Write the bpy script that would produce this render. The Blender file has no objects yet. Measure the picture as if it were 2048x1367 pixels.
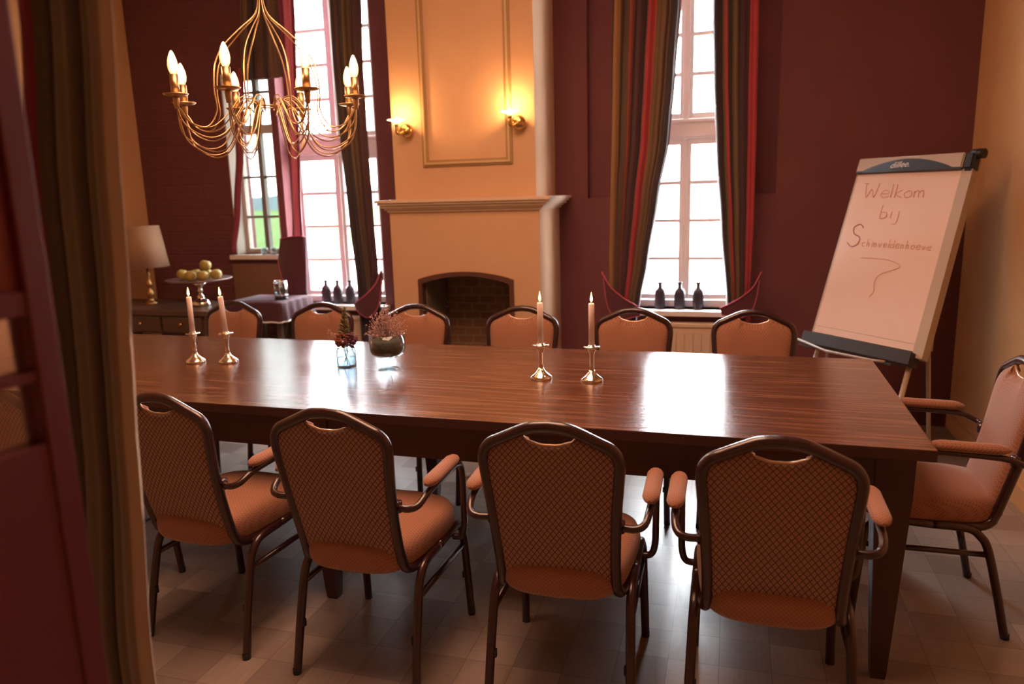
import bpy, bmesh, math, random
from mathutils import Vector, Matrix, Euler
random.seed(7)
PI = math.pi
S = bpy.context.scene
COL = S.collection

# ------------------------------------------------------------------ camera, world, sun, exposure
H = 1.48
F = 1500.0
PITCH, YAW, ROLL = math.radians(11.2), math.radians(16.4), math.radians(1.6)
fw = Vector((-math.sin(YAW)*math.cos(PITCH), math.cos(YAW)*math.cos(PITCH), -math.sin(PITCH)))
rt = Vector((math.cos(YAW), math.sin(YAW), 0)); up = rt.cross(fw)
rt2 = math.cos(ROLL)*rt - math.sin(ROLL)*up
up2 = math.cos(ROLL)*up + math.sin(ROLL)*rt
cd = bpy.data.cameras.new('camera'); cam = bpy.data.objects.new('camera', cd); COL.objects.link(cam)
cam.matrix_world = Matrix(((rt2.x, up2.x, -fw.x, 0), (rt2.y, up2.y, -fw.y, 0), (rt2.z, up2.z, -fw.z, H), (0, 0, 0, 1)))
cd.sensor_width = 36; cd.sensor_fit = 'HORIZONTAL'; cd.lens = F*36/2048
cd.clip_start = 0.05; cd.clip_end = 500
cd.dof.use_dof = True; cd.dof.focus_distance = 2.5; cd.dof.aperture_fstop = 2.3
S.camera = cam
S.view_settings.view_transform = 'Standard'; S.view_settings.look = 'None'
S.view_settings.exposure = 0.3; S.view_settings.gamma = 1; S.view_settings.use_curve_mapping = False

w = bpy.data.worlds.new('sky'); S.world = w; w.use_nodes = True
bg = w.node_tree.nodes['Background']; bg.inputs[0].default_value = (0.90, 0.95, 1.0, 1); bg.inputs[1].default_value = 38.0

def light(name, kind, loc, energy, color, size=.1, rot=None, sy=None):
    l = bpy.data.lights.new(name, kind); l.energy = energy; l.color = color
    if kind == 'AREA':
        l.size = size
        if sy: l.shape = 'RECTANGLE'; l.size_y = sy
    elif kind == 'SUN': l.angle = size
    else: l.shadow_soft_size = size
    o = bpy.data.objects.new(name, l); COL.objects.link(o); o.location = loc
    if rot: o.rotation_euler = rot
    return o
light('sun', 'SUN', (0, -10, 20), 3.0, (1, .95, .86), .02, (math.radians(42), 0, math.radians(-12)))
# added unseen warm fill below the ceiling for ambient brightness
light('ceiling_fill', 'AREA', (-1.0, 2.1, 3.2), 66, (1, .54, .34), 1.5, (0, 0, 0))
WIN_X = (-2.82, -.30)
for wx in WIN_X:                     # portals help the sky light through the two tall windows
    p = light('window_portal', 'AREA', (wx, 5.32, 2.0), 1, (1, 1, 1), .85, (math.radians(-90), 0, 0), 2.7)
    p.data.cycles.is_portal = True

def ray(x, y):
    return fw + rt2*((x-1024)/F) - up2*((y-683.5)/F)
def at_y(x, y, Y):
    d = ray(x, y); return Vector((0, 0, H)) + d*(Y/d.y)
def at_z(x, y, z):
    d = ray(x, y); return Vector((0, 0, H)) + d*((z-H)/d.z)

# ------------------------------------------------------------------ materials
class NT:
    def __init__(s, name):
        s.m = bpy.data.materials.new(name); s.m.use_nodes = True
        s.t = s.m.node_tree; s.b = s.t.nodes['Principled BSDF']
    def n(s, typ, **kw):
        nd = s.t.nodes.new(typ)
        for k, v in kw.items():
            if k.startswith('i_'):
                key = k[2:]; key = int(key) if key.isdigit() else key.replace('_', ' ')
                nd.inputs[key].default_value = v
            else: setattr(nd, k, v)
        return nd
    def l(s, a, b): s.t.links.new(a, b)
    def math(s, op, a, b=None, c=None):
        nd = s.n('ShaderNodeMath', operation=op)
        for i, v in enumerate((a, b, c)):
            if v is None: continue
            if isinstance(v, (int, float)): nd.inputs[i].default_value = v
            else: s.l(v, nd.inputs[i])
        return nd.outputs[0]
    def mix(s, f, a, b):
        nd = s.n('ShaderNodeMix', data_type='RGBA')
        for i, v in ((0, f), (6, a), (7, b)):
            if isinstance(v, (int, float)): nd.inputs[i].default_value = v
            elif isinstance(v, tuple): nd.inputs[i].default_value = (*v, 1) if len(v) == 3 else v
            else: s.l(v, nd.inputs[i])
        return nd.outputs[2]
    def coords(s, kind='Object', scale=(1, 1, 1), rot=(0, 0, 0)):
        tc = s.n('ShaderNodeTexCoord'); mp = s.n('ShaderNodeMapping')
        mp.inputs['Scale'].default_value = scale; mp.inputs['Rotation'].default_value = rot
        s.l(tc.outputs[kind], mp.inputs[0]); return mp.outputs[0]
    def noise(s, vec, scale, detail=3, rough=.5):
        nd = s.n('ShaderNodeTexNoise'); nd.inputs['Scale'].default_value = scale
        nd.inputs['Detail'].default_value = detail; nd.inputs['Roughness'].default_value = rough
        s.l(vec, nd.inputs['Vector']); return nd.outputs[0]
    def bump(s, h, strength=.3, dist=.01):
        nd = s.n('ShaderNodeBump'); nd.inputs['Strength'].default_value = strength; nd.inputs['Distance'].default_value = dist
        s.l(h, nd.inputs['Height']); s.l(nd.outputs[0], s.b.inputs['Normal'])
    def ramp(s, fac, stops, const=False):
        nd = s.n('ShaderNodeValToRGB'); cr = nd.color_ramp
        if const: cr.interpolation = 'CONSTANT'
        while len(cr.elements) < len(stops): cr.elements.new(.5)
        for e, (p, c) in zip(cr.elements, stops): e.position = p; e.color = (*c, 1)
        s.l(fac, nd.inputs[0]); return nd.outputs[0]

def simple(name, col, rough=.5, metal=0, spec=.5, noise=0, nscale=20, bump=0, sheen=0, coat=0, emit=None, es=0):
    t = NT(name); b = t.b
    b.inputs['Base Color'].default_value = (*col, 1); b.inputs['Roughness'].default_value = rough
    b.inputs['Metallic'].default_value = metal; b.inputs['Specular IOR Level'].default_value = spec
    if sheen: b.inputs['Sheen Weight'].default_value = sheen
    if coat: b.inputs['Coat Weight'].default_value = coat; b.inputs['Coat Roughness'].default_value = .1
    if noise or bump:
        v = t.coords(); n = t.noise(v, nscale, 4)
        if noise:
            t.l(t.mix(n, tuple(max(0, c*(1-noise)) for c in col), tuple(min(1, c*(1+noise)) for c in col)), b.inputs['Base Color'])
        if bump: t.bump(n, bump)
    if emit:
        b.inputs['Emission Color'].default_value = (*emit, 1); b.inputs['Emission Strength'].default_value = es
    return t.m

M = {}
M['plaster'] = simple('peach_plaster', (.62, .385, .225), .8, noise=.06, nscale=6, bump=.08)
M['ochre'] = simple('ochre_wall_paint', (.60, .35, .16), .8, noise=.05, nscale=5, bump=.06)
M['cream_ceiling'] = simple('ceiling_paint', (.62, .50, .38), .9, noise=.03)
M['gold_trim'] = simple('bronze_moulding_paint', (.36, .22, .10), .45, noise=.1)
M['white_paint'] = simple('white_gloss_paint', (.80, .78, .78), .35, noise=.03, nscale=8)
M['sill'] = simple('white_sill_paint', (.80, .76, .74), .4, noise=.03)
M['radiator'] = simple('cream_radiator_enamel', (.66, .50, .36), .4)
M['tube'] = simple('oxblood_enamelled_steel', (.030, .008, .009), .28, spec=.6, coat=.4)
M['brass'] = simple('polished_brass', (.75, .50, .18), .18, metal=1)
M['gold_wire'] = simple('brushed_gold_metal', (.50, .33, .18), .35, metal=1, noise=.1)
M['silver'] = simple('polished_silver', (.80, .74, .66), .12, metal=1)
M['wax'] = simple('white_candle_wax', (.80, .68, .66), .45)
M['wax'].node_tree.nodes['Principled BSDF'].inputs['Subsurface Weight'].default_value = .3
M['wax'].node_tree.nodes['Principled BSDF'].inputs['Subsurface Radius'].default_value = (.02, .012, .006)
M['black'] = simple('black_plastic', (.015, .014, .018), .4)
M['grey_metal'] = simple('grey_aluminium', (.42, .36, .30), .45, metal=.3)
M['easel_rail'] = simple('warm_grey_metal', (.42, .32, .24), .5)
M['paper'] = simple('flipchart_paper', (.70, .52, .44), .8)
M['ink'] = simple('red_marker_ink', (.52, .22, .15), .8)
M['ink_dark'] = simple('dark_marker_ink', (.22, .05, .07), .8)
M['logo'] = simple('white_print', (.75, .72, .70), .6)
M['bottle'] = simple('dark_stoneware_glaze', (.035, .025, .035), .3, noise=.2)
M['shade'] = simple('linen_lamp_shade', (.33, .20, .12), .9, noise=.08, nscale=120)
M['apple'] = simple('yellow_green_apple_skin', (.34, .25, .05), .4, noise=.3, nscale=9)
M['stalk'] = simple('brown_stalk', (.06, .035, .015), .7)
M['dark_wood'] = simple('dark_sideboard_wood', (.085, .045, .03), .4, noise=.3, nscale=6)
M['wick'] = simple('black_wick', (.01, .01, .01), .9)
M['flame'] = simple('candle_flame', (1, .6, .2), 1, emit=(1, .62, .22), es=9)
def bulb():
    t = NT('lit_bulb_glass'); lw = t.n('ShaderNodeLayerWeight'); lw.inputs[0].default_value = .5
    inv = t.math('POWER', t.math('SUBTRACT', 1, lw.outputs['Facing']), 2.5)
    t.l(t.mix(inv, (1, .40, .09), (1, .74, .38)), t.b.inputs['Emission Color'])
    t.l(t.math('MULTIPLY_ADD', inv, 2.6, .75), t.b.inputs['Emission Strength']); return t.m
M['bulb'] = bulb()
M['uplight'] = simple('lit_frosted_glass', (.9, .8, .6), .4, emit=(1, .72, .38), es=3.0)
M['purple_cloth'] = simple('purple_tablecloth_fabric', (.070, .018, .032), .85, sheen=.1, noise=.1)
M['plum'] = simple('plum_velvet', (.085, .018, .032), .9, sheen=.4, noise=.15, nscale=50)
M['pink_lining'] = simple('rose_piping', (.50, .10, .16), .8)
M['door_paint'] = simple('crimson_door_paint', (.11, .010, .026), .45, noise=.12, nscale=4)
M['fp_frame'] = simple('rust_brown_iron', (.10, .035, .02), .6, noise=.25, nscale=15)
M['soot'] = simple('sooty_stone', (.17, .13, .085), .9, noise=.35, nscale=6, bump=.3)
M['dried_pink'] = simple('dried_pink_gypsophila', (.42, .25, .22), .9, noise=.25, nscale=60)
M['moss'] = simple('grey_green_moss', (.13, .13, .09), .95, noise=.4, nscale=50, bump=.6)
M['petal_red'] = simple('dried_russet_petals', (.22, .06, .03), .8, noise=.4, nscale=70)
M['petal_plum'] = simple('dried_plum_petals', (.12, .03, .06), .8, noise=.4, nscale=70)
M['leaf'] = simple('dusty_green_leaf', (.16, .15, .07), .8, noise=.3, nscale=40)
M['pier'] = None
M['tan_panel'] = simple('tan_panel_paint', (.22, .11, .065), .7, noise=.08)

def maroon():
    t = NT('maroon_painted_wall'); v = t.coords(scale=(1, 1, 1))
    br = t.n('ShaderNodeTexBrick'); br.inputs['Scale'].default_value = 4.2
    br.inputs['Mortar Size'].default_value = .03; br.inputs['Mortar Smooth'].default_value = .6
    rot = t.coords(rot=(math.radians(90), 0, 0)); t.l(rot, br.inputs['Vector'])
    n = t.noise(v, 3, 5)
    c = t.mix(n, (.140, .050, .054), (.185, .068, .070))
    t.l(c, t.b.inputs['Base Color']); t.b.inputs['Roughness'].default_value = .85
    t.b.inputs['Specular IOR Level'].default_value = .3
    sx = t.n('ShaderNodeSeparateXYZ'); t.l(v, sx.inputs[0])
    m = t.math('LESS_THAN', sx.outputs[0], -3.3)            # rougher brickwork left of the windows
    h = t.math('MULTIPLY', br.outputs['Fac'], m)
    h = t.math('SUBTRACT', t.math('MULTIPLY', n, .3), h)
    t.bump(h, .5, .006); return t.m
M['maroon'] = maroon()

def fabric(name, base, line):
    """diamond lattice with a small ring in every diamond; x across, z+y up the back and over the seat"""
    t = NT(name); v = t.coords(); sx = t.n('ShaderNodeSeparateXYZ'); t.l(v, sx.inputs[0])
    X = sx.outputs[0]; W = t.math('ADD', sx.outputs[1], sx.outputs[2]); P = .0168
    a = t.math('FRACT', t.math('DIVIDE', t.math('ADD', X, t.math('MULTIPLY', W, .95)), P))
    b = t.math('FRACT', t.math('DIVIDE', t.math('SUBTRACT', X, t.math('MULTIPLY', W, .95)), P))
    a = t.math('ABSOLUTE', t.math('SUBTRACT', a, .5)); b = t.math('ABSOLUTE', t.math('SUBTRACT', b, .5))
    edge = t.math('GREATER_THAN', t.math('MAXIMUM', a, b), .375)
    r = t.math('SQRT', t.math('ADD', t.math('MULTIPLY', a, a), t.math('MULTIPLY', b, b)))
    ring = t.math('LESS_THAN', t.math('ABSOLUTE', t.math('SUBTRACT', r, .13)), .045)
    f = t.math('MAXIMUM', edge, t.math('MULTIPLY', ring, .6))
    n = t.noise(v, 400, 2)
    c = t.mix(f, base, line); c = t.mix(t.math('MULTIPLY', n, .35), c, tuple(x*.55 for x in base))
    t.l(c, t.b.inputs['Base Color']); t.b.inputs['Roughness'].default_value = .8
    t.b.inputs['Sheen Weight'].default_value = .25
    t.bump(t.math('SUBTRACT', 1, f), .25, .002); return t.m
M['fabric'] = fabric('tan_diamond_upholstery', (.42, .235, .165), (.095, .028, .024))
M['fabric_pale'] = fabric('tan_diamond_upholstery_front', (.46, .21, .12), (.26, .10, .06))

def dotted(name, base, dot):
    t = NT(name); v = t.coords(); sx = t.n('ShaderNodeSeparateXYZ'); t.l(v, sx.inputs[0])
    X = sx.outputs[0]; W = t.math('ADD', sx.outputs[1], sx.outputs[2]); P = .0125
    a = t.math('ABSOLUTE', t.math('SUBTRACT', t.math('FRACT', t.math('DIVIDE', t.math('ADD', X, W), P)), .5))
    b = t.math('ABSOLUTE', t.math('SUBTRACT', t.math('FRACT', t.math('DIVIDE', t.math('SUBTRACT', X, W), P)), .5))
    r = t.math('ADD', t.math('MULTIPLY', a, a), t.math('MULTIPLY', b, b))
    f = t.math('LESS_THAN', r, .05); n = t.noise(v, 300, 2)
    c = t.mix(t.math('MULTIPLY', f, .75), base, dot); c = t.mix(t.math('MULTIPLY', n, .3), c, tuple(x*.5 for x in base))
    t.l(c, t.b.inputs['Base Color']); t.b.inputs['Roughness'].default_value = .8; t.b.inputs['Sheen Weight'].default_value = .25
    t.bump(f, .2, .001); return t.m
M['dots'] = dotted('tan_dotted_upholstery', (.37, .165, .095), (.16, .058, .036))
def table_wood():
    t = NT('walnut_stained_tabletop'); v = t.coords(scale=(.9, 14, 14))
    n1 = t.noise(v, 3.2, 6, .6); v2 = t.coords(scale=(1.5, 60, 60)); n2 = t.noise(v2, 4, 5, .6)
    c = t.ramp(n1, [(.3, (.070, .028, .014)), (.5, (.15, .062, .032)), (.7, (.27, .125, .066))])
    c = t.mix(t.math('MULTIPLY', n2, .45), c, (.06, .022, .012))
    # boards along the table
    sx = t.n('ShaderNodeSeparateXYZ'); t.l(t.coords(), sx.inputs[0])
    fr = t.math('FRACT', t.math('DIVIDE', sx.outputs[1], .145))
    gap = t.math('LESS_THAN', fr, .012); c = t.mix(t.math('MULTIPLY', gap, .6), c, (.03, .01, .006))
    t.l(c, t.b.inputs['Base Color'])
    t.l(t.math('ADD', t.math('MULTIPLY', n2, .20), .06), t.b.inputs['Roughness'])
    t.b.inputs['Anisotropic'].default_value = .4
    t.b.inputs['Specular IOR Level'].default_value = .6
    t.bump(t.math('ADD', n1, n2), .16, .003); return t.m
M['table'] = table_wood()
M['table_leg'] = simple('dark_walnut_frame', (.050, .018, .013), .45, noise=.35, nscale=8)

def parquet():
    t = NT('worn_oak_parquet'); v = t.coords(); P = .158
    sx = t.n('ShaderNodeSeparateXYZ'); t.l(v, sx.inputs[0]); X, Y = sx.outputs[0], sx.outputs[1]
    ix = t.math('FLOOR', t.math('DIVIDE', X, P)); iy = t.math('FLOOR', t.math('DIVIDE', Y, P))
    par = t.math('ABSOLUTE', t.math('MODULO', t.math('ADD', ix, iy), 2))
    cx = t.n('ShaderNodeCombineXYZ'); t.l(ix, cx.inputs[0]); t.l(iy, cx.inputs[1])
    wn = t.n('ShaderNodeTexWhiteNoise'); t.l(cx.outputs[0], wn.inputs[0])
    ga = t.noise(t.coords(scale=(30, 4, 1)), 3, 5, .6); gb = t.noise(t.coords(scale=(4, 30, 1)), 3, 5, .6)
    g = t.math('ADD', t.math('MULTIPLY', ga, par), t.math('MULTIPLY', gb, t.math('SUBTRACT', 1, par)))
    c = t.ramp(t.math('ADD', t.math('MULTIPLY', wn.outputs[0], .55), t.math('MULTIPLY', g, .5)),
               [(.15, (.21, .165, .14)), (.5, (.30, .24, .205)), (.9, (.42, .35, .30))])
    fx = t.math('ABSOLUTE', t.math('SUBTRACT', t.math('FRACT', t.math('DIVIDE', X, P)), .5))
    fy = t.math('ABSOLUTE', t.math('SUBTRACT', t.math('FRACT', t.math('DIVIDE', Y, P)), .5))
    j = t.math('GREATER_THAN', t.math('MAXIMUM', fx, fy), .491)
    c = t.mix(t.math('MULTIPLY', j, .5), c, (.06, .04, .03))
    t.l(c, t.b.inputs['Base Color'])
    t.l(t.math('ADD', t.math('MULTIPLY', g, .18), .24), t.b.inputs['Roughness']); t.b.inputs['Specular IOR Level'].default_value = .8
    t.bump(t.math('SUBTRACT', g, j), .12, .003); return t.m
M['floor'] = parquet()

def bricks(name, c1, c2, mortar, scale, rot=(math.radians(90), 0, 0)):
    t = NT(name); br = t.n('ShaderNodeTexBrick'); t.l(t.coords(rot=rot), br.inputs['Vector'])
    br.inputs['Color1'].default_value = (*c1, 1); br.inputs['Color2'].default_value = (*c2, 1); br.inputs['Mortar'].default_value = (*mortar, 1)
    br.inputs['Scale'].default_value = scale; br.inputs['Mortar Size'].default_value = .025
    n = t.noise(t.coords(), 9, 4); c = t.mix(t.math('MULTIPLY', n, .6), br.outputs[0], tuple(x*.35 for x in c1))
    t.l(c, t.b.inputs['Base Color']); t.b.inputs['Roughness'].default_value = .9
    t.bump(br.outputs['Fac'], -.4, .01); return t.m
M['firebrick'] = bricks('sooty_firebrick', (.34, .17, .09), (.26, .12, .07), (.36, .27, .18), 4.4)
M['pier'] = bricks('sandstone_pier', (.20, .16, .11), (.16, .13, .09), (.26, .22, .17), 5)

def roof_tiles():
    t = NT('pale_roof_tiles'); br = t.n('ShaderNodeTexBrick'); t.l(t.coords(), br.inputs['Vector'])
    br.inputs['Color1'].default_value = (.80, .60, .54, 1); br.inputs['Color2'].default_value = (.72, .52, .46, 1); br.inputs['Mortar'].default_value = (.45, .30, .27, 1)
    br.inputs['Scale'].default_value = 4; br.inputs['Mortar Size'].default_value = .03
    t.l(br.outputs[0], t.b.inputs['Base Color']); t.b.inputs['Roughness'].default_value = .8; return t.m
M['roof'] = roof_tiles()
def grass():
    t = NT('meadow_grass'); n = t.noise(t.coords(scale=(.25, 1, 1)), .8, 6, .6)
    c = t.ramp(n, [(.35, (.030, .062, .008)), (.5, (.050, .085, .014)), (.65, (.075, .11, .03))])
    t.l(c, t.b.inputs['Base Color']); t.b.inputs['Roughness'].default_value = .95; t.b.inputs['Specular IOR Level'].default_value = .1; return t.m
M['grass'] = grass()
M['hill'] = simple('hazy_blue_hill', (.10, .13, .15), .95, noise=.3, nscale=.2)

def stripes(name, stops, vert_noise=.12):
    t = NT(name); tc = t.n('ShaderNodeTexCoord'); sx = t.n('ShaderNodeSeparateXYZ'); t.l(tc.outputs['UV'], sx.inputs[0])
    c = t.ramp(sx.outputs[0], stops, const=True)
    n = t.noise(t.coords(scale=(1, 1, .2)), 30, 3)
    c = t.mix(t.math('MULTIPLY', n, vert_noise*2), c, (.02, .012, .012))
    t.l(c, t.b.inputs['Base Color']); t.b.inputs['Roughness'].default_value = .75; t.b.inputs['Sheen Weight'].default_value = .3
    return t.m
PL, GO, BR, RU, RE, OL, DK, PK = (.060, .018, .026), (.30, .15, .055), (.085, .040, .028), (.30, .055, .03), (.40, .035, .05), (.15, .09, .045), (.035, .025, .032), (.55, .33, .34)
STR_A = [(0, PL), (.03, GO), (.13, BR), (.28, RU), (.33, BR), (.36, PL), (.55, RE), (.62, GO), (.69, OL), (.76, BR), (.82, OL), (.86, DK), (.955, PK), (.975, DK)]
STR_B = [(0, DK), (.22, OL), (.30, RE), (.33, DK), (.38, OL), (.52, BR), (.60, PL), (.80, RE), (.96, BR)]
STR_C = [(0, DK), (.18, BR), (.34, DK), (.42, OL), (.55, BR), (.70, OL), (.80, PL)]
STR_D = [(0, OL), (.18, DK), (.30, BR), (.52, PL), (.62, OL), (.80, BR), (.9, DK)]
M['cur_a'] = stripes('striped_curtain_red_gold', STR_A)
M['cur_b'] = stripes('striped_curtain_red_edge', STR_B)
M['cur_c'] = stripes('striped_curtain_brown', STR_C)
M['cur_d'] = stripes('striped_curtain_short_brown', STR_D)
M['cur_red'] = stripes('crimson_satin_curtain', [(0, (.20, .02, .035)), (.55, (.34, .05, .07)), (.8, (.24, .03, .05))])
M['cur_pink'] = stripes('magenta_curtain_lining', [(0, (.25, .03, .09)), (.35, (.62, .16, .28)), (.7, (.25, .035, .10))])
FGO = (.17, .145, .10)
M['cur_fg'] = stripes('olive_brown_door_curtain', [(0, (.14, .010, .028)), (.16, (.20, .015, .045)), (.24, (.10, .078, .050)), (.40, FGO), (.58, (.11, .085, .055)), (.72, FGO), (.84, (.22, .175, .12)), (.92, (.42, .33, .24))], .06)

def glass(name, tint=(1, 1, 1), refl=None, rough=0.0, power=3.5):
    m = bpy.data.materials.new(name); m.use_nodes = True; t = m.node_tree; t.nodes.clear()
    out = t.nodes.new('ShaderNodeOutputMaterial'); mx = t.nodes.new('ShaderNodeMixShader')
    tr = t.nodes.new('ShaderNodeBsdfTransparent'); tr.inputs[0].default_value = (*tint, 1)
    gl = t.nodes.new('ShaderNodeBsdfGlossy'); gl.inputs['Roughness'].default_value = rough
    if refl is None:
        fr = t.nodes.new('ShaderNodeLayerWeight'); pw = t.nodes.new('ShaderNodeMath'); pw.operation = 'POWER'; pw.inputs[1].default_value = power
        mr = t.nodes.new('ShaderNodeMath'); mr.operation = 'MULTIPLY_ADD'; mr.inputs[1].default_value = .75; mr.inputs[2].default_value = .05
        fr.inputs[0].default_value = .5; t.links.new(fr.outputs['Facing'], pw.inputs[0]); t.links.new(pw.outputs[0], mr.inputs[0]); t.links.new(mr.outputs[0], mx.inputs[0])
    else: mx.inputs[0].default_value = refl
    t.links.new(tr.outputs[0], mx.inputs[1]); t.links.new(gl.outputs[0], mx.inputs[2]); t.links.new(mx.outputs[0], out.inputs[0])
    return m
M['pane'] = glass('window_glass')
M['tinted_pane'] = glass('dimming_window_glass', (.42, .44, .43))  # tint added to dim the bright outdoors behind the reflected window
M['door_pane'] = glass('door_glass', (.85, .74, .76), .12, .02)
M['vase'] = glass('clear_vase_glass', (.80, .86, .88), power=2.0)
M['water'] = glass('vase_water', (.85, .92, .95))

# ------------------------------------------------------------------ mesh helpers
class MB:
    def __init__(s): s.bm = bmesh.new(); s.uv = None
    def box(s, x0, x1, y0, y1, z0, z1, bev=0):
        vs = [s.bm.verts.new((x, y, z)) for z in (z0, z1) for y in (y0, y1) for x in (x0, x1)]
        fs = [(0, 2, 3, 1), (4, 5, 7, 6), (0, 1, 5, 4), (2, 6, 7, 3), (0, 4, 6, 2), (1, 3, 7, 5)]
        faces = [s.bm.faces.new([vs[i] for i in f]) for f in fs]
        if bev:
            es = list({e for f in faces for e in f.edges}); bmesh.ops.bevel(s.bm, geom=es, offset=bev, segments=2, affect='EDGES', profile=.7)
        return s
    def rings(s, rings, close=True, cap=True, smooth=True):
        R = [[s.bm.verts.new(p) for p in r] for r in rings]; n = len(R[0])
        for a, b in zip(R, R[1:]):
            for i in range(n if close else n-1):
                j = (i+1) % n
                f = s.bm.faces.new((a[i], a[j], b[j], b[i])); f.smooth = smooth
        if cap:
            for r, fl in ((R[0], True), (R[-1], False)):
                try: s.bm.faces.new(r[::-1] if fl else r)
                except Exception: pass
        return R
    def lathe(s, prof, c=(0, 0, 0), seg=24, axis=None):
        rr = []
        for r, z in prof:
            rr.append([(c[0]+r*math.cos(2*PI*i/seg), c[1]+r*math.sin(2*PI*i/seg), c[2]+z) for i in range(seg)])
        s.rings(rr); return s
    def tube(s, pts, r, seg=10, closed=False, oval=None):
        pts = [Vector(p) for p in pts]; n = len(pts); rr = []
        prev = None
        for i, p in enumerate(pts):
            if closed: d = pts[(i+1) % n]-pts[i-1]
            else: d = pts[min(i+1, n-1)]-pts[max(i-1, 0)]
            d.normalize()
            if prev is None:
                a = Vector((0, 0, 1)) if abs(d.z) < .9 else Vector((1, 0, 0))
                u = d.cross(a).normalized()
            else: u = (prev-d*prev.dot(d)).normalized()
            prev = u; v = d.cross(u)
            ri = r[i] if isinstance(r, (list, tuple)) else r
            rr.append([p+(u*math.cos(2*PI*k/seg)+v*math.sin(2*PI*k/seg))*ri for k in range(seg)])
        if closed: rr.append(rr[0]); s.rings(rr, cap=False); bmesh.ops.remove_doubles(s.bm, verts=s.bm.verts, dist=1e-6)
        else: s.rings(rr)
        return s
    def prism(s, poly, y0, y1, plane='xz'):
        def P(a, b, d): return {'xz': (a, d, b), 'xy': (a, b, d), 'yz': (d, a, b)}[plane]
        A = [s.bm.verts.new(P(a, b, y0)) for a, b in poly]; B = [s.bm.verts.new(P(a, b, y1)) for a, b in poly]; n = len(A)
        s.bm.faces.new(A); s.bm.faces.new(B[::-1])
        for i in range(n): s.bm.faces.new((A[i], B[i], B[(i+1) % n], A[(i+1) % n]))
        return s
    def ball(s, c, r, sub=2, sc=(1, 1, 1)):
        m = Matrix.Translation(c) @ Matrix.Diagonal((*[r*k for k in sc], 1))
        res = bmesh.ops.create_icosphere(s.bm, subdivisions=sub, radius=1, matrix=m)
        for v in res['verts']:
            for f in v.link_faces: f.smooth = True
        return s
    def build(s, name, mat, parent=None, smooth=None, loc=None):
        bmesh.ops.recalc_face_normals(s.bm, faces=s.bm.faces)
        me = bpy.data.meshes.new(name); s.bm.to_mesh(me); s.bm.free()
        me.materials.append(mat)
        if smooth is not None:
            for p in me.polygons: p.use_smooth = smooth
        o = bpy.data.objects.new(name, me); COL.objects.link(o)
        if parent: o.parent = parent
        if loc: o.location = loc
        return o
def tag(o, label=None, cat=None, group=None, kind=None):
    if label: o['label'] = label
    if cat: o['category'] = cat
    if group: o['group'] = group
    if kind: o['kind'] = kind
    return o
def thing(name, label, cat, loc=(0, 0, 0), rz=0, group=None, kind=None):
    o = bpy.data.objects.new(name, None); COL.objects.link(o); o.empty_display_size = .1
    o.location = loc; o.rotation_euler = (0, 0, rz); return tag(o, label, cat, group, kind)
def struct(o): o['kind'] = 'structure'; return o
KIDS = {}
def kids(o): return [c for c in COL.objects if c.parent == o]
def copy_tree(o, parent=None):
    c = o.copy(); COL.objects.link(c); c.parent = parent
    for k in kids(o): copy_tree(k, c)
    return c
def catmull(pts, n=8):
    P = [Vector(p) for p in pts]; out = []
    for i in range(len(P)-1):
        p0 = P[max(i-1, 0)]; p1 = P[i]; p2 = P[i+1]; p3 = P[min(i+2, len(P)-1)]
        for k in range(n):
            t = k/n
            out.append(.5*((2*p1)+(p2-p0)*t+(2*p0-5*p1+4*p2-p3)*t*t+(3*p1-p0-3*p2+p3)*t**3))
    out.append(P[-1]); return out

# ------------------------------------------------------------------ room shell
XL, XR, YB, ZC, YF = -4.46, 1.315, 5.0, 3.35, -1.6
fl = struct(MB().box(XL-.2, XR+.2, YF, YB+.3, -.1, 0).build('floor', M['floor']))
ce = struct(MB().box(XL-.2, XR+.2, YF, YB+.3, ZC, ZC+.12).build('ceiling', M['cream_ceiling']))
struct(MB().box(XL-.2, XL, YF, YB, 0, ZC).build('wall_left', M['ochre']))
struct(MB().box(XR, XR+.2, YF, YB, 0, ZC).build('wall_right', M['ochre']))
struct(MB().box(XL-.2, XR+.2, YF-.15, YF, 0, ZC).build('wall_front', M['ochre']))
# back wall with its openings
W1 = (-3.215, -2.425, .70, 3.22); W2 = (-.70, .10, .70, 3.22); W3 = (-3.665, -3.262, 1.075, 2.40)
def wall_back():
    mb = MB(); NX = (-.92, .255, 1.435)
    def blk(x0, x1, z0, z1, nich=False): mb.box(x0, x1, YB+(.06 if nich else 0), YB+.26, z0, z1)
    blk(XL-.2, W3[0], 0, ZC); blk(W3[0], W3[1], 0, W3[2]); blk(W3[0], W3[1], W3[3], ZC)
    blk(W3[1], W1[0], 0, ZC); blk(W1[0], W1[1], 0, W1[2]); blk(W1[0], W1[1], W1[3], ZC)
    blk(W1[1], NX[0], 0, ZC)
    blk(NX[0], W2[0], 0, NX[2]); blk(NX[0], W2[0], NX[2], ZC, True)
    blk(W2[0], W2[1], 0, W2[2]); blk(W2[0], W2[1], W2[3], ZC, True)
    blk(W2[1], NX[1], 0, NX[2]); blk(W2[1], NX[1], NX[2], ZC, True)
    blk(NX[1], XR+.2, 0, ZC)
    return struct(mb.build('wall_back', M['maroon']))
wall_back()
struct(MB().box(.255, XR, YB-.018, YB, 0, .10).build('baseboard_back', M['plum']))
struct(MB().box(XR-.018, XR, 0.3, YB, 0, .10).build('baseboard_right', M['ochre']))

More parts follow.
